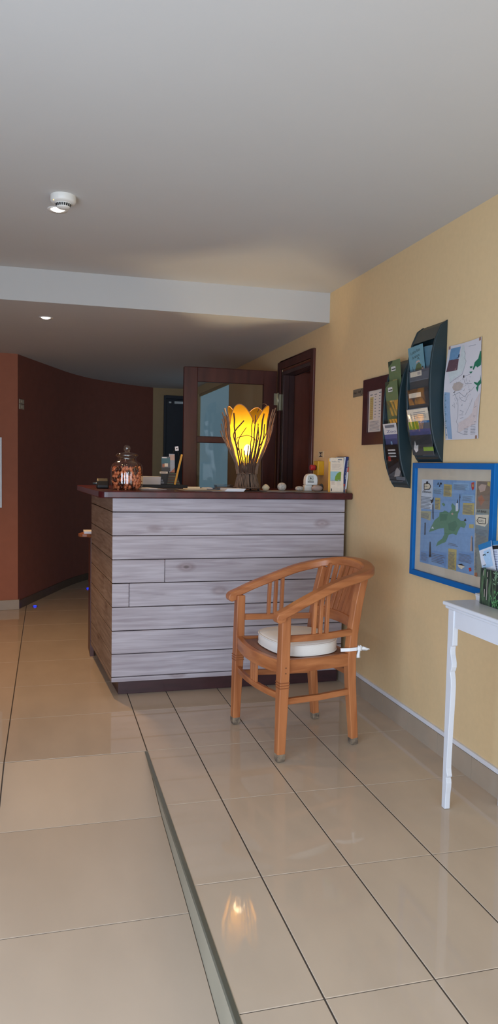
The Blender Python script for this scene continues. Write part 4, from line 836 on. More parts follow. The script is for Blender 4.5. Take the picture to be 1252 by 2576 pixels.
# sweets jar
jc = Vector((0.446, 4.375, Z)); jr = 0.0905
jar = thing('sweets_jar', 'ribbed clear glass jar with a ball-knob lid, filled with orange sweets', 'jar', tuple(jc))
m_gl = glass('clear_jar_glass', (0.97, 0.965, 0.94), 0.05, 0.9, 0.11)
def ribs(a, z):
    k = 1.0 if 0.012 < z < 0.155 else 0.0
    return 1+0.028*k*abs(math.sin(a*13))
prof_j = [(0.001, 0.003), (0.070, 0.003), (0.080, 0.006), (0.086, 0.016), (0.0885, 0.04), (0.089, 0.09), (0.0885, 0.125), (0.083, 0.145), (0.071, 0.160), (0.058, 0.168), (0.052, 0.172), (0.051, 0.182), (0.054, 0.188), (0.056, 0.190)]
b = MB(); b.lathe(prof_j, jc, 156, ribs=ribs); b.build('bowl', m_gl, jar)
b = MB(); b.lathe([(0.060, 0.191), (0.0645, 0.196), (0.0645, 0.203), (0.058, 0.208), (0.040, 0.213), (0.022, 0.216), (0.012, 0.219), (0.010, 0.224)], jc, 48); b.build('lid', m_gl, jar)
b = MB(); b.ellipsoid(jc+Vector((0, 0, 0.238)), (0.022, 0.022, 0.0205), 24, 14); b.build('knob', m_gl, jar)
m_sw = mk('orange_wrapper', (240, 150, 104), 0.45, var=0.5, scale=160, dark=(196, 104, 66)); m_sw2 = mk('brown_wrapper', (88, 44, 34), 0.35, var=0.5, scale=160, dark=(36, 20, 20))
def sweet(name, m):
    b = MB(); b.ellipsoid((0, 0, 0), (0.0092, 0.0092, 0.0112), 10, 7)
    for s_ in (-1, 1): b.lathe([(0.002, s_*0.0105), (0.0065, s_*0.0155)], (0, 0, 0), 8)
    return b.build(name, m, origin=(0, 0, 0))
protos = [sweet('wrapped_sweet', m_sw), sweet('wrapped_sweet', m_sw2)]
spots = []
rnd = random.Random(11)
for L_ in range(6):
    z = 0.0165+0.0205*L_
    n = 21 if L_ else 18
    rr_ = 0.0735 if L_ else 0.066
    for k in range(n):
        a = 2*PI*(k+0.5*(L_ % 2))/n+rnd.uniform(-0.03, 0.03)
        if L_ == 5 and math.sin(a*1.0+0.6) > 0.55: continue
        spots.append((rr_*math.cos(a), rr_*math.sin(a), z+rnd.uniform(-0.002, 0.002)))
for k in range(14):
    a = 2*PI*k/14; spots.append((0.051*math.cos(a), 0.051*math.sin(a), 0.1165+rnd.uniform(-0.002, 0.004)))
for k in range(8):
    a = 2*PI*k/8; spots.append((0.028*math.cos(a), 0.028*math.sin(a), 0.117+rnd.uniform(-0.002, 0.004)))
used = [False, False]
LB = ['orange wrapped sweet inside the ribbed glass jar', 'dark brown wrapped sweet inside the ribbed glass jar']; GP = ['orange sweets in the glass jar', 'dark sweets in the glass jar']
for x, y, z in spots:
    q = 1 if rnd.random() < 0.27 else 0
    if not used[q]: o = protos[q]; used[q] = True
    else: o = protos[q].copy(); COL.objects.link(o)
    o.location = jc+Vector((x, y, z)); o.rotation_euler = (rnd.uniform(-0.8, 0.8), rnd.uniform(-0.8, 0.8), rnd.uniform(0, 6.28)); tag(o, LB[q], 'sweet', GP[q])

# dark desk device left of the jar
dd = thing('desk_device', 'small black rounded desk gadget behind the sweets jar', 'desk gadget', (0.325, 4.56, Z))
b = MB(); b.prism([(0.285, 4.56+y, Z+z) for y, z in [(-0.06, 0), (0.06, 0), (0.06, 0.02), (0.035, 0.05), (-0.01, 0.062), (-0.045, 0.045), (-0.06, 0.02)]], (0.07, 0, 0)); b.build('body', m_black, dd, bevel=0.008, seg=3)
b = MB(); b.tube([(0.262, 4.53, Z+0.03), (0.30, 4.53, Z+0.032)], 0.006, 8); b.build('steel_arm', mk('dull_steel', (120, 130, 136), 0.35, metal=0.7), dd)

# tray with a block of note paper, and a leaflet stand
tr = thing('letter_tray', 'flat black tray under the note paper block and leaflet stand', 'tray', (0.72, 4.80, Z))
b = MB(); b.box(0.575, 0.87, 4.72, 4.90, Z, Z+0.006); b.box(0.575, 0.87, 4.72, 4.726, Z+0.006, Z+0.02); b.box(0.575, 0.87, 4.894, 4.90, Z+0.006, Z+0.02); b.build('base', m_black, tr, bevel=0.001)
nb = MB(); nb.box(0.588, 0.704, 4.765, 4.878, Z+0.0205, Z+0.0705); o = nb.build('note_block', mk('white_paper_stack_edges', (206, 206, 210), 0.8, var=0.05, scale=(3, 3, 400))); tag(o, 'block of white note paper on the black tray', 'paper block')
# leaflet stand: striped box front, yellow sloping side rail, leaflets, clip on a loop
st = thing('leaflet_stand', 'striped leaflet stand with a yellow slanted edge and a looped cord on top', 'leaflet stand', (0.755, 4.80, Z+0.021))
sz = Z+0.021
b = MB(); b.hexa([(0.715, 4.765, sz), (0.83, 4.765, sz), (0.83, 4.86, sz), (0.715, 4.86, sz)], [(0.735, 4.775, sz+0.075), (0.80, 4.775, sz+0.075), (0.80, 4.86, sz+0.075), (0.735, 4.86, sz+0.075)]); b.build('box', m_black, st, bevel=0.001)
b = MB()
for k in range(9):
    f = (k+0.5)/9; z = sz+0.073*f; x0 = 0.742+0.014*f; x1 = 0.828-0.028*f; y = 4.765+0.01*f-0.0006
    b.face([(x0, y, z), (x1, y, z), (x1, y, z+0.002), (x0, y, z+0.002)], k % 2)
b.build('stripe', [mk('pale_green_stripe', (140, 160, 130), 0.6), mk('rust_stripe', (150, 96, 78), 0.6)], st)
b = MB(); b.sweep([(0.790, 4.758, sz), (0.842, 4.80, sz+0.195)], rect_sec(0.006, 0.003), up=(0, 1, 0)); b.build('side_rail', mk('mustard_board', (204, 156, 66), 0.6), st)
b = MB(); b.hexa([(0.700, 4.762, sz+0.0), (0.738, 4.762, sz), (0.738, 4.766, sz), (0.700, 4.766, sz)], [(0.704, 4.764, sz+0.07), (0.742, 4.764, sz+0.07), (0.742, 4.768, sz+0.07), (0.704, 4.768, sz+0.07)]); b.build('side_panel', m_black, st)
p = Print((0.700, 4.7618, sz), (1, 0, 0), (0.0, 0.03, 1)); p.rect(-0.006, 0.070, 0.046, 0.083, I['cream']); p.rect(0.0, 0.074, 0.036, 0.079, I['taupe']); p.rect(0.002, 0.006, 0.022, 0.018, I['ink2']); p.rect(0.004, 0.02, 0.015, 0.032, I['ink2']); p.build(st, 'label')
b = MB(); b.tube([(0.797+0.0*k+0.022*math.sin(PI*k/10*2-PI), 4.80, sz+0.17+0.055*math.sin(PI*k/20)) if False else (0.775+0.052*k/10, 4.80, sz+0.175+0.055*math.sin(PI*k/10)) for k in range(11)], 0.0012, 6); b.build('cord', m_black, st)
b = MB(); b.obox((0.808, 4.80, sz+0.232), (Vector((1, 0, 0.15)).normalized(), (0, 1, 0), Vector((-0.15, 0, 1)).normalized()), (0.011, 0.0015, 0.014)); b.build('clip', m_pap, st)
b = MB(); b.tube([(0.808, 4.7975, sz+0.232), (0.808, 4.7988, sz+0.232)], 0.0045, 10); b.build('clip_hole', m_black, st)
def card(name, label, O, U, V, w_, h, base, draw, group=None, th=0.0012, cat='leaflet'):
    O, U, V = Vector(O), Vector(U).normalized(), Vector(V).normalized(); V = (V-U*V.dot(U)).normalized(); N = U.cross(V)
    t = thing(name, label, cat, tuple(O), group); b = MB(); q = [O, O+U*w_, O+U*w_+V*h, O+V*h]; b.hexa([p_-N*th for p_ in q], q); b.build('sheet', base, t)
    p = Print(O, U, V); draw(p, w_, h)
    if p.b.f: p.build(t)
    return t
def d_s1(p, w_, h): p.rect(0, h*0.55, w_, h*0.9, I['teal']); p.rect(0.02, h*0.32, 0.042, h*0.55, I['cream']); p.rect(0.006, h*0.28, 0.02, h*0.5, I['rust']); p.rect(0.004, h-0.01, 0.034, h-0.003, I['paper']); p.rect(0.0, 0, w_, h*0.26, I['darkgrey'])
card('leaflet', 'dark blue photo leaflet standing in the striped stand', (0.706, 4.7685, sz+0.084), (1, 0, 0), (0.2, 0.12, 1), 0.056, 0.095, I['slate'], d_s1, 'leaflets in the striped stand')
card('leaflet', 'pale grey leaflet beside the yellow edge of the striped stand', (0.756, 4.7705, sz+0.078), (1, 0, 0), (0.25, 0.12, 1), 0.036, 0.12, ink('paleslate', (156, 160, 170)), lambda p, w_, h: (p.rect(0.004, h*0.66, w_, h*0.95, I['pinkgrey']), p.rect(0, 0, 0.003, h, I['paper']), p.poly([(0.005, 0), (w_, 0), (w_, 0.03)], I['rust'])), 'leaflets in the striped stand')

# loose sheets and cards along the top
gl = 'loose papers on the counter top'
sheet('grey blue leaflet lying just right of the sweets jar', quad(0.60, 4.50, 0.15, 0.20, 0.1), Z, Z+0.003, m_grp, group=gl)
sheet('white crumpled slip on the grey leaflet by the sweets jar', quad(0.585, 4.47, 0.06, 0.10, 0.5), Z+0.0032, Z+0.009, m_pap, group=gl)
sheet('dark folder lying between the jar and the cream cards', quad(0.735, 4.52, 0.09, 0.2, -0.05), Z, Z+0.002, mk('dark_folder', (60, 56, 60), 0.5), group=gl)
sheet('grey green mat under the cream cards', quad(0.85, 4.40, 0.18, 0.26, 0.05), Z, Z+0.0025, m_gmat, group=gl)
sheet('larger cream card in the small pile', quad(0.865, 4.46, 0.12, 0.10, 0.1), Z+0.0027, Z+0.009, m_crm, 'card', 'paper_card', 'cream cards in a small pile')
sheet('smaller cream card on top of the small pile', quad(0.862, 4.48, 0.075, 0.07, -0.2), Z+0.0092, Z+0.017, m_crm, 'card', 'paper_card', 'cream cards in a small pile')
sheet('grey sheet below the clear card holder', quad(0.985, 4.34, 0.13, 0.28, 0.0), Z, Z+0.002, m_grp, group=gl)
b = MB(); b.box(0.925, 0.985, 4.50, 4.56, Z+0.0025, Z+0.012); tag(b.build('eraser', m_pap, bevel=0.003), 'white rounded bar lying on the grey sheet', 'bar')
chd = thing('card_holder', 'clear plastic card holder on the counter left of the twig lamp', 'card holder', (1.05, 4.45, Z))
b = MB(); b.box(0.995, 1.10, 4.44, 4.52, Z+0.0045, Z+0.007); b.box(0.995, 1.10, 4.44, 4.443, Z+0.007, Z+0.026); b.box(0.995, 1.10, 4.517, 4.52, Z+0.007, Z+0.036); b.box(0.995, 0.998, 4.443, 4.517, Z+0.007, Z+0.03); b.box(1.097, 1.10, 4.443, 4.517, Z+0.007, Z+0.03); b.build('tray', glass('clear_holder', (0.85, 0.86, 0.88), 0.05, 0.8), chd)
b = MB(); b.box(1.002, 1.094, 4.452, 4.50, Z+0.0075, Z+0.018); tag(b.build('paper_card', mk('grey_card', (150, 142, 140), 0.6)), 'grey cards lying in the clear holder', 'card')
for k in range(4): sheet(['lowest', 'second lowest', 'second from the top', 'topmost'][k]+' white leaflet of the small stack at the front edge', quad(1.045+0.003*k, 4.255+0.004*k, 0.112, 0.15, 0.03*k-0.04), Z+0.0025+0.004*k, Z+0.006+0.004*k, m_pap, group='white leaflets stacked at the counter edge')
sheet('dark mat under the twig lamp', quad(1.18, 4.36, 0.16, 0.2, 0.05), Z, Z+0.0015, mk('dark_mat', (64, 60, 62), 0.5), group=gl)
sheet('grey sheet under the cream triangular stone', quad(1.335, 4.36, 0.16, 0.24, 0.06), Z, Z+0.002, m_grp, group=gl)
sheet('pale sheet under the two carved stones', quad(1.495, 4.36, 0.14, 0.23, -0.08), Z, Z+0.002, m_gmat, group=gl)
sheet('grey sheet under the books and the pink stone', quad(1.66, 4.35, 0.17, 0.26, 0.03), Z, Z+0.002, m_grp, group=gl)

# twig lamp
lc = Vector((1.170, 4.385, Z+0.0015))
lp = thing('twig_lamp', 'glowing yellow petal shade lamp wrapped in twigs on the counter', 'lamp', tuple(lc))
m_shade = bpy.data.materials.new('amber_paper_shade'); m_shade.use_nodes = True; nt = m_shade.node_tree
for n in list(nt.nodes): nt.nodes.remove(n)
oo = nt.nodes.new('ShaderNodeOutputMaterial'); df = nt.nodes.new('ShaderNodeBsdfDiffuse'); tl = nt.nodes.new('ShaderNodeBsdfTranslucent'); mx = nt.nodes.new('ShaderNodeMixShader'); nz = nt.nodes.new('ShaderNodeTexNoise'); rp = nt.nodes.new('ShaderNodeValToRGB'); tc = nt.nodes.new('ShaderNodeTexCoord')
nz.inputs['Scale'].default_value = 26; nz.inputs['Detail'].default_value = 6
rp.color_ramp.elements[0].color = (0.50, 0.245, 0.012, 1); rp.color_ramp.elements[1].color = (0.58, 0.30, 0.018, 1)
nt.links.new(tc.outputs['Object'], nz.inputs['Vector']); nt.links.new(nz.outputs['Fac'], rp.inputs[0]); nt.links.new(rp.outputs[0], df.inputs[0]); nt.links.new(rp.outputs[0], tl.inputs[0])
mx.inputs[0].default_value = 0.72; nt.links.new(df.outputs[0], mx.inputs[1]); nt.links.new(tl.outputs[0], mx.inputs[2]); tp = nt.nodes.new('ShaderNodeBsdfTransparent'); m2_ = nt.nodes.new('ShaderNodeMixShader'); m2_.inputs[0].default_value = 0.07; nt.links.new(mx.outputs[0], m2_.inputs[1]); nt.links.new(tp.outputs[0], m2_.inputs[2]); nt.links.new(m2_.outputs[0], oo.inputs[0])
rz = lambda z: 0.050+0.060*min(1, max(0, (z-0.15)/0.17))**0.75+0.022*max(0, (z-0.36)/0.15)**2
NPET = 4; ph0 = -PI/2-0.26+0.36          # a notch faces the room
def ztop(a):
    t = ((a-ph0)*NPET/(2*PI)) % 1.0; s_ = 1-abs(2*t-1)
    return 0.392+0.118*math.sin(s_*PI/2)**0.95
b = MB(); rowsS = []
for i in range(15):
    f = i/14; row = []
    for k in range(120):
        a = 2*PI*k/120; z = 0.148+(ztop(a)-0.148)*f; r = rz(z)*(1+0.02*math.cos(NPET*(a-ph0)))
        row.append(lc+Vector((r*math.cos(a), r*math.sin(a), z)))
    rowsS.append(row)
b.grid(rowsS, 0, True, True); b.build('shade', m_shade, lp)
b = MB(); b.tube(rowsS[-1], 0.0028, 6, closed=True); b.build('shade_rim', mk('tan_rim_cord', (176, 120, 70), 0.7), lp)
m_twig = mk('backlit_twig_dark', (80, 56, 43), 0.9, var=0.3, scale=(60, 60, 20), bump=0.4); m_twig2 = mk('grey_brown_twig', (122, 98, 82), 0.9, var=0.3, scale=(60, 60, 20), bump=0.4)  # front twigs: silhouette against the glow put into a darker bark colour
rnd = random.Random(5)
base_r = lambda z: 0.080-0.027*min(1, z/0.11)+0.010*max(0, (z-0.10)/0.06)
b = MB()
for k in range(54):
    a = 2*PI*k/54+rnd.uniform(-0.05, 0.05); pth = []
    for i in range(6):
        z = 0.012+0.155*i/5+rnd.uniform(-0.002, 0.002); r = base_r(z)+rnd.uniform(-0.003, 0.004); aa = a+rnd.uniform(-0.03, 0.03); pth.append(lc+Vector((r*math.cos(aa), r*math.sin(aa), z)))
    b.tube(pth, 0.0032, 5)
b.build('twig_base', m_twig2, lp)
b = MB(); b.lathe([(0.001, 0.015), (0.068, 0.015), (0.047, 0.10), (0.048, 0.160), (0.001, 0.160)], lc, 24); b.build('socket_core', mk('dark_core', (52, 42, 36), 0.9), lp)
for z in (0.020, 0.105):
    b = MB(); b.tube([lc+Vector(((base_r(z)+0.005+0.002*math.sin(9*a))*math.cos(a), (base_r(z)+0.005+0.002*math.sin(7*a))*math.sin(a), z+0.002*math.sin(13*a))) for a in [2*PI*k/60 for k in range(60)]], 0.003, 6, closed=True); b.build('binding', m_twig2, lp)
for a in (-2.2, -0.6, 1.0, 2.4):
    b = MB(); b.tube([lc+Vector((0.066*math.cos(a), 0.066*math.sin(a), 0.03)), lc+Vector((0.078*math.cos(a), 0.078*math.sin(a), 0.012)), lc+Vector((0.074*math.cos(a), 0.074*math.sin(a), 0.006))], [0.003, 0.004, 0.0062], 8); b.ellipsoid(lc+Vector((0.074*math.cos(a), 0.074*math.sin(a), 0.0068)), (0.0068, 0.0068, 0.0066), 10, 8); b.build('foot', m_black, lp)
def twig(a, h, lean, bend, r0, fork=None, m=m_twig):
    pts = []; n = 9
    for i in range(n+1):
        f = i/n; z = 0.10+(h-0.10)*f
        rr_ = max(base_r(min(z, 0.16))+0.003, rz(max(z, 0.15))+0.006)*(1 if z < 0.16 else 1)+lean*f**1.6+rnd.uniform(-0.0022, 0.0022)
        aa = a+bend*f+rnd.uniform(-0.03, 0.03); pts.append(lc+Vector((rr_*math.cos(aa), rr_*math.sin(aa), z)))
    b = MB(); b.tube(pts, [1.45*r0*(1.0-0.35*i/n)*(1+rnd.uniform(-0.15, 0.2)) for i in range(n+1)], 6, 0)
    if fork:
        i0, da, dh = fork; q = pts[i0]; aa = a+bend*i0/n; v = []
        for i in range(5):
            f = i/4; z = (q-lc).z+dh*f; rr_ = max(rz(max(z, 0.15))+0.006, 0)+lean*(i0/n)**1.6+0.01*f; v.append(lc+Vector((rr_*math.cos(aa+da*f), rr_*math.sin(aa+da*f), z)))
        v[0] = q; b.tube(v, [r0*0.7*(1-0.3*i/4) for i in range(5)], 6)
    b.build('twig', m, lp)
F_ = -PI/2-0.26      # azimuth facing the viewer's side of the room
spec = [(-1.55, .47, .030, -.15, .0042, None), (-1.45, .40, .045, -.10, .0040, (6, -.2, .06)), (-1.30, .49, .012, -.05, .0050, None), (-1.18, .45, .016, .02, .0045, (5, -.25, .08)), (-1.62, .36, .05, 0, .0036, None), (-1.05, .44, .012, 0, .0042, None), (-1.4, .43, .035, -.1, .0036, None),
        (-.72, .46, .004, .0, .0042, (4, .65, .115)), (-.58, .30, .003, .05, .0034, None), (-.40, .25, .002, .02, .0030, None), (-.15, .24, .002, -.03, .0034, None), (-.02, .27, .002, .05, .0030, None), (.12, .42, .003, .1, .0026, None), (.20, .26, .002, 0, .003, None), (.30, .45, .004, .05, .0034, None),
        (.42, .40, .003, .12, .0042, None), (.52, .38, .004, .05, .003, None), (.66, .46, .006, .12, .0046, (4, .4, .10)), (.82, .40, .006, .14, .0034, None), (1.05, .36, .012, .1, .0034, None), (1.2, .49, .020, .15, .0036, None), (1.4, .50, .030, .1, .0042, None), (1.55, .47, .040, .12, .0036, (5, .2, .10)), (1.5, .40, .035, .1, .0030, None),
        (2.0, .46, .02, .1, .004, None), (2.4, .48, .02, -.1, .004, None), (2.8, .47, .02, .1, .004, None), (3.2, .48, .02, .0, .004, None), (3.6, .46, .02, -.1, .004, None), (4.0, .47, .02, .0, .004, None), (4.4, .45, .025, .0, .004, None)]
for a, h, ln, bd, r0, fk in spec: twig(F_+a, h, ln, bd, r0, fk, m_twig if abs(a) < 1.0 else m_twig2)
def free(pts, r0): 
    b = MB(); b.tube(cr([lc+Vector(p_) for p_ in pts], 4), r0, 6); b.build('twig', m_twig, lp)
def sh(a, z, o=0.007): return ((rz(z)+o)*math.cos(F_+a), (rz(z)+o)*math.sin(F_+a), z)
free([sh(-.62, .30), sh(-.55, .315), sh(-.2, .325), sh(-.05, .33), sh(.12, .325), sh(.35, .312), sh(.42, .30)], 0.0024)
free([sh(-.60, .24), sh(-.78, .30), sh(-.80, .335), sh(-.62, .365), sh(-.40, .39), sh(-.20, .415)], 0.0036)
free([(0.05, -0.03, .47), (0.07, -0.02, .515), (0.095, -0.01, .527), (0.118, 0.0, .515), (0.118, 0.0, .47)], 0.002)
b = MB(); b.ellipsoid(lc+Vector((0.0, 0.0, 0.245)), (0.024, 0.024, 0.034), 16, 12); b.build('bulb', emit('warm_bulb', (255, 238, 205), 26), lp)
pl = bpy.data.lights.new('bulb_light', 'POINT'); pl.energy = 11.0; pl.color = (1.0, 0.82, 0.52); pl.shadow_soft_size = 0.034
po = bpy.data.objects.new('bulb_light', pl); COL.objects.link(po); po.parent = lp; po.location = (0, 0, 0.275)

# stones
m_st1 = mk('cream_stone', (212, 196, 164), 0.75, var=0.06, scale=40, bump=0.1); m_st2 = mk('white_carved_stone', (206, 202, 194), 0.75, var=0.15, scale=(90, 90, 90), dark=(150, 146, 140), bump=0.6); m_st3 = mk('pink_grey_pebble', (178, 156, 144), 0.7, var=0.06, scale=40, bump=0.1)
def stone(label, c_, r_, m, warp=None): 
    b = MB(); b.ellipsoid(c_, r_, 28, 18, warp=warp); tag(b.build('pebble', m), label, 'stone', 'stones on the counter')
zs = Z+0.0022
stone('small cream triangular stone nearest the twig lamp', (1.283, 4.36, zs+0.020), (0.024, 0.020, 0.021), m_st1, lambda d: 1-0.28*max(0, d.z)*abs(d.x)+0.05*d.x*min(0, d.z))
stone('round white stone with carved lines', (1.385, 4.36, zs+0.0255), (0.0285, 0.024, 0.0255), m_st2)
stone('flat engraved grey white stone leaning by the small white clock', (1.496, 4.355, zs+0.0155), (0.027, 0.02, 0.0155), m_st2)
stone('smooth pink grey oval pebble in front of the small white clock', (1.604, 4.335, zs+0.019), (0.037, 0.022, 0.019), m_st3)
stone('small dark stone tucked between the pink pebble and the books', (1.660, 4.42, zs+0.022), (0.020, 0.02, 0.022), mk('dark_stone', (84, 78, 76), 0.8), lambda d: 1+0.12*math.sin(5*d.x))
# small white clock
ck = thing('desk_clock', 'small white rounded clock on a square foot among the stones', 'clock', (1.575, 4.39, zs))
b = MB(); b.box(1.536, 1.586, 4.372, 4.412, zs, zs+0.036); b.build('foot', m_plast, ck, bevel=0.005, seg=3)
b = MB(); pr = [(0.0, 0.0), (0.078, 0.0), (0.080, 0.03), (0.077, 0.052), (0.066, 0.066), (0.05, 0.071), (0.030, 0.071), (0.014, 0.066), (0.003, 0.052), (0.0, 0.03)]
b.prism([(1.541+x, 4.365, zs+0.036+z) for x, z in pr], (0, 0.052, 0)); b.build('case', m_plast, ck, bevel=0.007, seg=3)
p = Print((1.541, 4.3648, zs+0.036), (1, 0, 0), (0, 0, 1)); p.rect(0.012, 0.018, 0.052, 0.060, mk('ivory_face', (200, 200, 190), 0.5)); p.rect(0.012, 0.018, 0.052, 0.0225, I['ink'])
for k in range(12):
    a = 2*PI*k/12; p.stroke([(0.032+0.0125*math.cos(a), 0.043+0.0125*math.sin(a)), (0.032+0.0165*math.cos(a), 0.043+0.0165*math.sin(a))], 0.0022, I['ink'])
p.poly([(0.032+0.006*math.cos(2*PI*k/12), 0.043+0.006*math.sin(2*PI*k/12)) for k in range(12)], I['ink']); p.stroke([(0.032, 0.043), (0.037, 0.047)], 0.0022, I['paper'])
p.build(ck, 'dial')
# books and leaflets leaning at the wall end
by = 4.235; bz = Z+0.0022
m_yel = mk('yellow_folder', (226, 168, 62), 0.5)
def lean_book(name, label, x0, th, h, d, lean, cover, spine=None, group='books at the wall end of the counter', draw=None, pages=True):
    """a book standing on edge, spine towards the room, leaning sideways by `lean`"""
    U = Vector((math.cos(lean), 0, math.sin(lean)*-1)); V = Vector((math.sin(lean), 0, math.cos(lean))); D = Vector((0, 1, 0)); O = Vector((x0, by, bz+max(0, math.sin(lean)*th)))
    t = thing(name, label, 'book', tuple(O), group)
    bx = lambda a0, a1, y0, y1, z0, z1: ([O+U*a+D*y+V*z0 for a, y in [(a0, y0), (a1, y0), (a1, y1), (a0, y1)]], [O+U*a+D*y+V*z1 for a, y in [(a0, y0), (a1, y0), (a1, y1), (a0, y1)]])
    c_ = min(0.0015, th*0.2); b = MB(); b.hexa(*bx(0, th, 0, c_, 0, h)); b.hexa(*bx(0, c_, c_, d, 0, h)); b.hexa(*bx(th-c_, th, c_, d, 0, h)); b.build('cover', cover, t)
    b = MB(); b.hexa(*bx(c_, th-c_, c_, d-0.003, 0.002, h-0.002)); b.build('pages', m_pap, t)
    if draw: p = Print(O-D*0.0001, U, V); draw(p, th, h); p.build(t, 'spine_print')
    return t
lean_book('book', 'grey teal paperback leaning directly behind the map leaflet', 1.6955, 0.0195, 0.205, 0.14, 0.11, mk('teal_cover', (74, 104, 114), 0.45), draw=lambda p, w_, h: (p.rect(0.002, 0.02, 0.018, 0.06, I['darkmoss']), p.rect(0.003, 0.035, 0.012, 0.045, I['lime'])))
lean_book('book', 'slim white spined book leaning between teal and navy books', 1.7162, 0.008, 0.213, 0.14, 0.11, mk('white_cover', (214, 218, 224), 0.45))
lean_book('book', 'navy book with white lettering down its spine', 1.7256, 0.017, 0.215, 0.14, 0.11, mk('navy_cover', (32, 48, 104), 0.35), draw=lambda p, w_, h: (p.text('Guide des plages', 0.0125, h-0.02, 0.0145, I['paper'], rot=-PI/2, width=0.115), p.rect(0.001, 0.036, w_-0.001, 0.05, I['red']), p.rect(0.001, 0.014, w_-0.001, 0.035, I['mauve'])))
lean_book('book', 'slim white and red book standing against the wall', 1.7478, 0.0075, 0.152, 0.13, 0.088, mk('white_red_cover', (222, 222, 228), 0.4), draw=lambda p, w_, h: (p.rect(0, h-0.03, w_, h, I['red']), p.rect(0, 0.0, w_, 0.018, I['rust'])))
t = card('folder', 'yellow card folder behind the map leaflet', (1.640, by+0.004, bz), (1, -0.12, 0), (0.13, 0.02, 1), 0.085, 0.205, m_yel, lambda p, w_, h: p.rect(0.006, h-0.02, 0.018, h-0.001, I['paper']), th=0.004, cat='folder')
def d_map(p, w_, h):
    p.lines(0.008, h-0.075, w_-0.012, h-0.035, 8, I['taupe'], 0.3); p.rect(w_-0.036, h-0.014, w_-0.01, h-0.008, I['ink2']); p.text('belle île', 0.008, h-0.028, 0.014, I['ink2'], width=0.05)
    p.rect(0.0, h-0.142, w_-0.016, h-0.083, ink('mapblue', (150, 186, 196))); p.poly([(0.028, h-0.137), (0.03, h-0.115), (0.042, h-0.095), (0.055, h-0.086), (0.068, h-0.086), (0.066, h-0.115), (0.064, h-0.14), (0.05, h-0.135), (0.045, h-0.142)], I['leafgreen'])
    p.lines(0.006, 0.045, 0.032, 0.075, 5, I['rust'], 0.25); p.lines(0.04, 0.04, 0.068, 0.078, 6, I['taupe'], 0.2); p.rect(0.004, 0.006, 0.010, 0.022, I['ink'])
card('leaflet', 'tall cream leaflet printed with a green island map', (1.650, by-0.006, bz), (1, -0.10, 0), (0.13, 0.05, 1), 0.082, 0.208, ink('creamleaf', (228, 212, 190)), d_map, th=0.001)
# white sheaf on the inner shelf
b = MB(); b.box(0.245, 0.34, 5.20, 5.34, 0.8375, 0.853); tag(b.build('paper_sheaf', m_pap), 'white sheaf of paper on the small wooden shelf behind the counter', 'papers')

# ================================================================ ON THE WHITE TABLE
TZ2 = TT+0.0006
m_forest = bpy.data.materials.new('forest_print'); m_forest.use_nodes = True; nt = m_forest.node_tree; bs = nt.nodes['Principled BSDF']
tc = nt.nodes.new('ShaderNodeTexCoord'); mp = nt.nodes.new('ShaderNodeMapping'); mp.inputs['Scale'].default_value = (60, 60, 14); nz = nt.nodes.new('ShaderNodeTexNoise'); nz.inputs['Scale'].default_value = 1; nz.inputs['Detail'].default_value = 5; rp = nt.nodes.new('ShaderNodeValToRGB')
e = rp.color_ramp.elements; e[0].position = 0.45; e[0].color = (*s2l((26/255, 40/255, 38/255)), 1); e[1].position = 0.72; e[1].color = (*s2l((96/255, 130/255, 92/255)), 1)
nt.links.new(tc.outputs['Object'], mp.inputs[0]); nt.links.new(mp.outputs[0], nz.inputs['Vector']); nt.links.new(nz.outputs['Fac'], rp.inputs[0]); nt.links.new(rp.outputs[0], bs.inputs['Base Color']); bs.inputs['Roughness'].default_value = 0.35
fb = thing('leaflet_box', 'dark green forest-print leaflet box on the white table', 'leaflet box', (1.65, 2.42, TZ2))
bx0, bx1, by0, by1, h0 = 1.600, 1.690, 2.30, 2.508, 0.137
b = MB(); b.box(bx0, bx0+0.003, by0, by1, TZ2, TZ2+h0); b.box(bx1-0.003, bx1, by0, by1, TZ2, TZ2+h0); b.box(bx0+0.003, bx1-0.003, by0, by0+0.003, TZ2, TZ2+h0); b.box(bx0+0.003, bx1-0.003, by1-0.003, by1, TZ2, TZ2+h0); b.box(bx0+0.003, bx1-0.003, by0+0.003, by1-0.003, TZ2, TZ2+0.003); b.build('box', m_forest, fb)
p = Print((bx0-0.0001, by1, TZ2), UW, VW)
rnd = random.Random(9)
m_pg = ink('fern', (104, 170, 104)); m_pg2 = ink('palefern', (126, 160, 128))
for k in range(26):
    u, v = 0.075+0.05*rnd.random(), 0.002+0.05*rnd.random(); a = rnd.uniform(0.6, 2.5); p.stroke([(u, v), (u+0.016*math.cos(a), v+0.016*math.sin(a))], 0.003, m_pg)
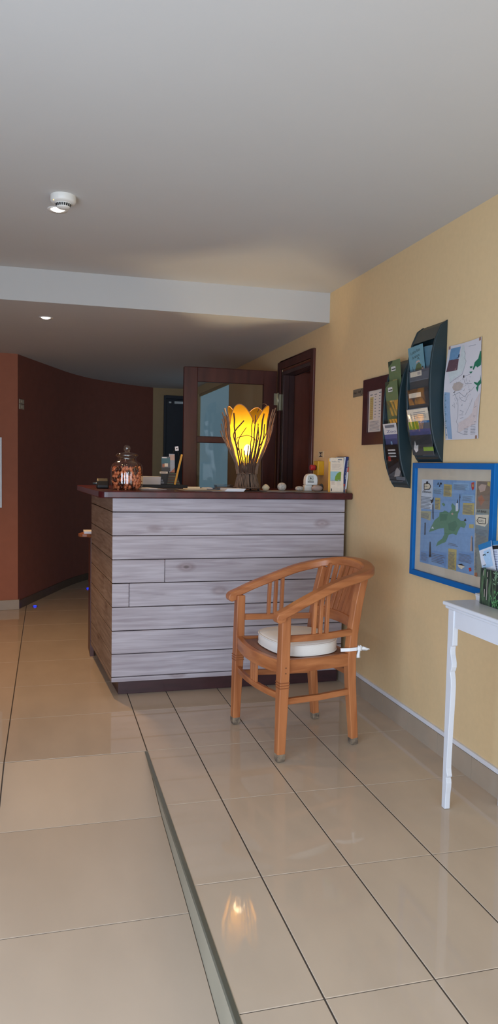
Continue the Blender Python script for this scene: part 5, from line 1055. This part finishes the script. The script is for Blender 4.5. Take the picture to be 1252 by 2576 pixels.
for k in range(22):
    u, v = 0.088+0.05*rnd.random(), 0.085+0.045*rnd.random(); a = rnd.uniform(0, 3); p.stroke([(u, v), (u+0.012*math.cos(a), v+0.012*math.sin(a))], 0.0035, m_pg2)
for u, v0, v1 in ((0.045, 0.02, 0.10), (0.046, 0.108, 0.128), (0.02, 0.11, 0.13), (0.03, 0.03, 0.06)): p.rect(u, v0, u+0.0035, v1, I['taupe'])
p.build(fb)
def d_l1(p, w_, h): p.rect(0, h-0.022, w_, h, I['skyblue']); p.rect(0.004, 0.02, w_-0.012, h-0.03, I['paleblue']); p.poly([(0.004, h-0.03), (0.03, h-0.03), (0.022, 0.06), (0.034, 0.03), (0.004, 0.035)], I['white']); p.rect(0.02, h-0.046, 0.034, h-0.042, I['ink']); p.rect(0.05, h-0.042, 0.062, h-0.038, I['ink']); p.rect(0.008, 0.006, 0.05, 0.009, I['ink']); p.rect(0.012, 0.03, 0.03, 0.034, I['ink2']); p.rect(0.034, 0.066, 0.04, 0.074, I['teal'])
card('leaflet', 'white and blue map leaflet tilted in the forest-print box', (1.622, 2.525, 0.925), (0, -0.93, 0.30), (-0.03, 0.18, 0.98), 0.088, 0.115, I['white'], d_l1, 'leaflets in the forest-print box')
card('leaflet', 'white lined leaflet with a black band beside the tilted one', (1.634, 2.462, 0.905), (0, -0.96, 0.14), (-0.03, 0.10, 0.99), 0.085, 0.155, I['white'], lambda p, w_, h: (p.rect(0, h-0.016, w_, h, I['skyblue']), p.rect(0, h-0.032, w_, h-0.018, I['black']), p.lines(0.004, 0.03, 0.03, h-0.036, 14, I['violet'], 0.3)), 'leaflets in the forest-print box')
for k in range(4): sheet(['lowest', 'second lowest', 'second from the top', 'topmost'][k]+' booklet of the white pile behind the forest-print box', quad(1.685, 2.545+0.002*k, 0.12, 0.055, 0.03*(k % 2)), TZ2+0.0068*k, TZ2+0.0065+0.0068*k, m_pap if k < 3 else mk('pale_booklet', (196, 192, 190), 0.6), 'booklet', 'booklet', 'booklets piled on the white table')
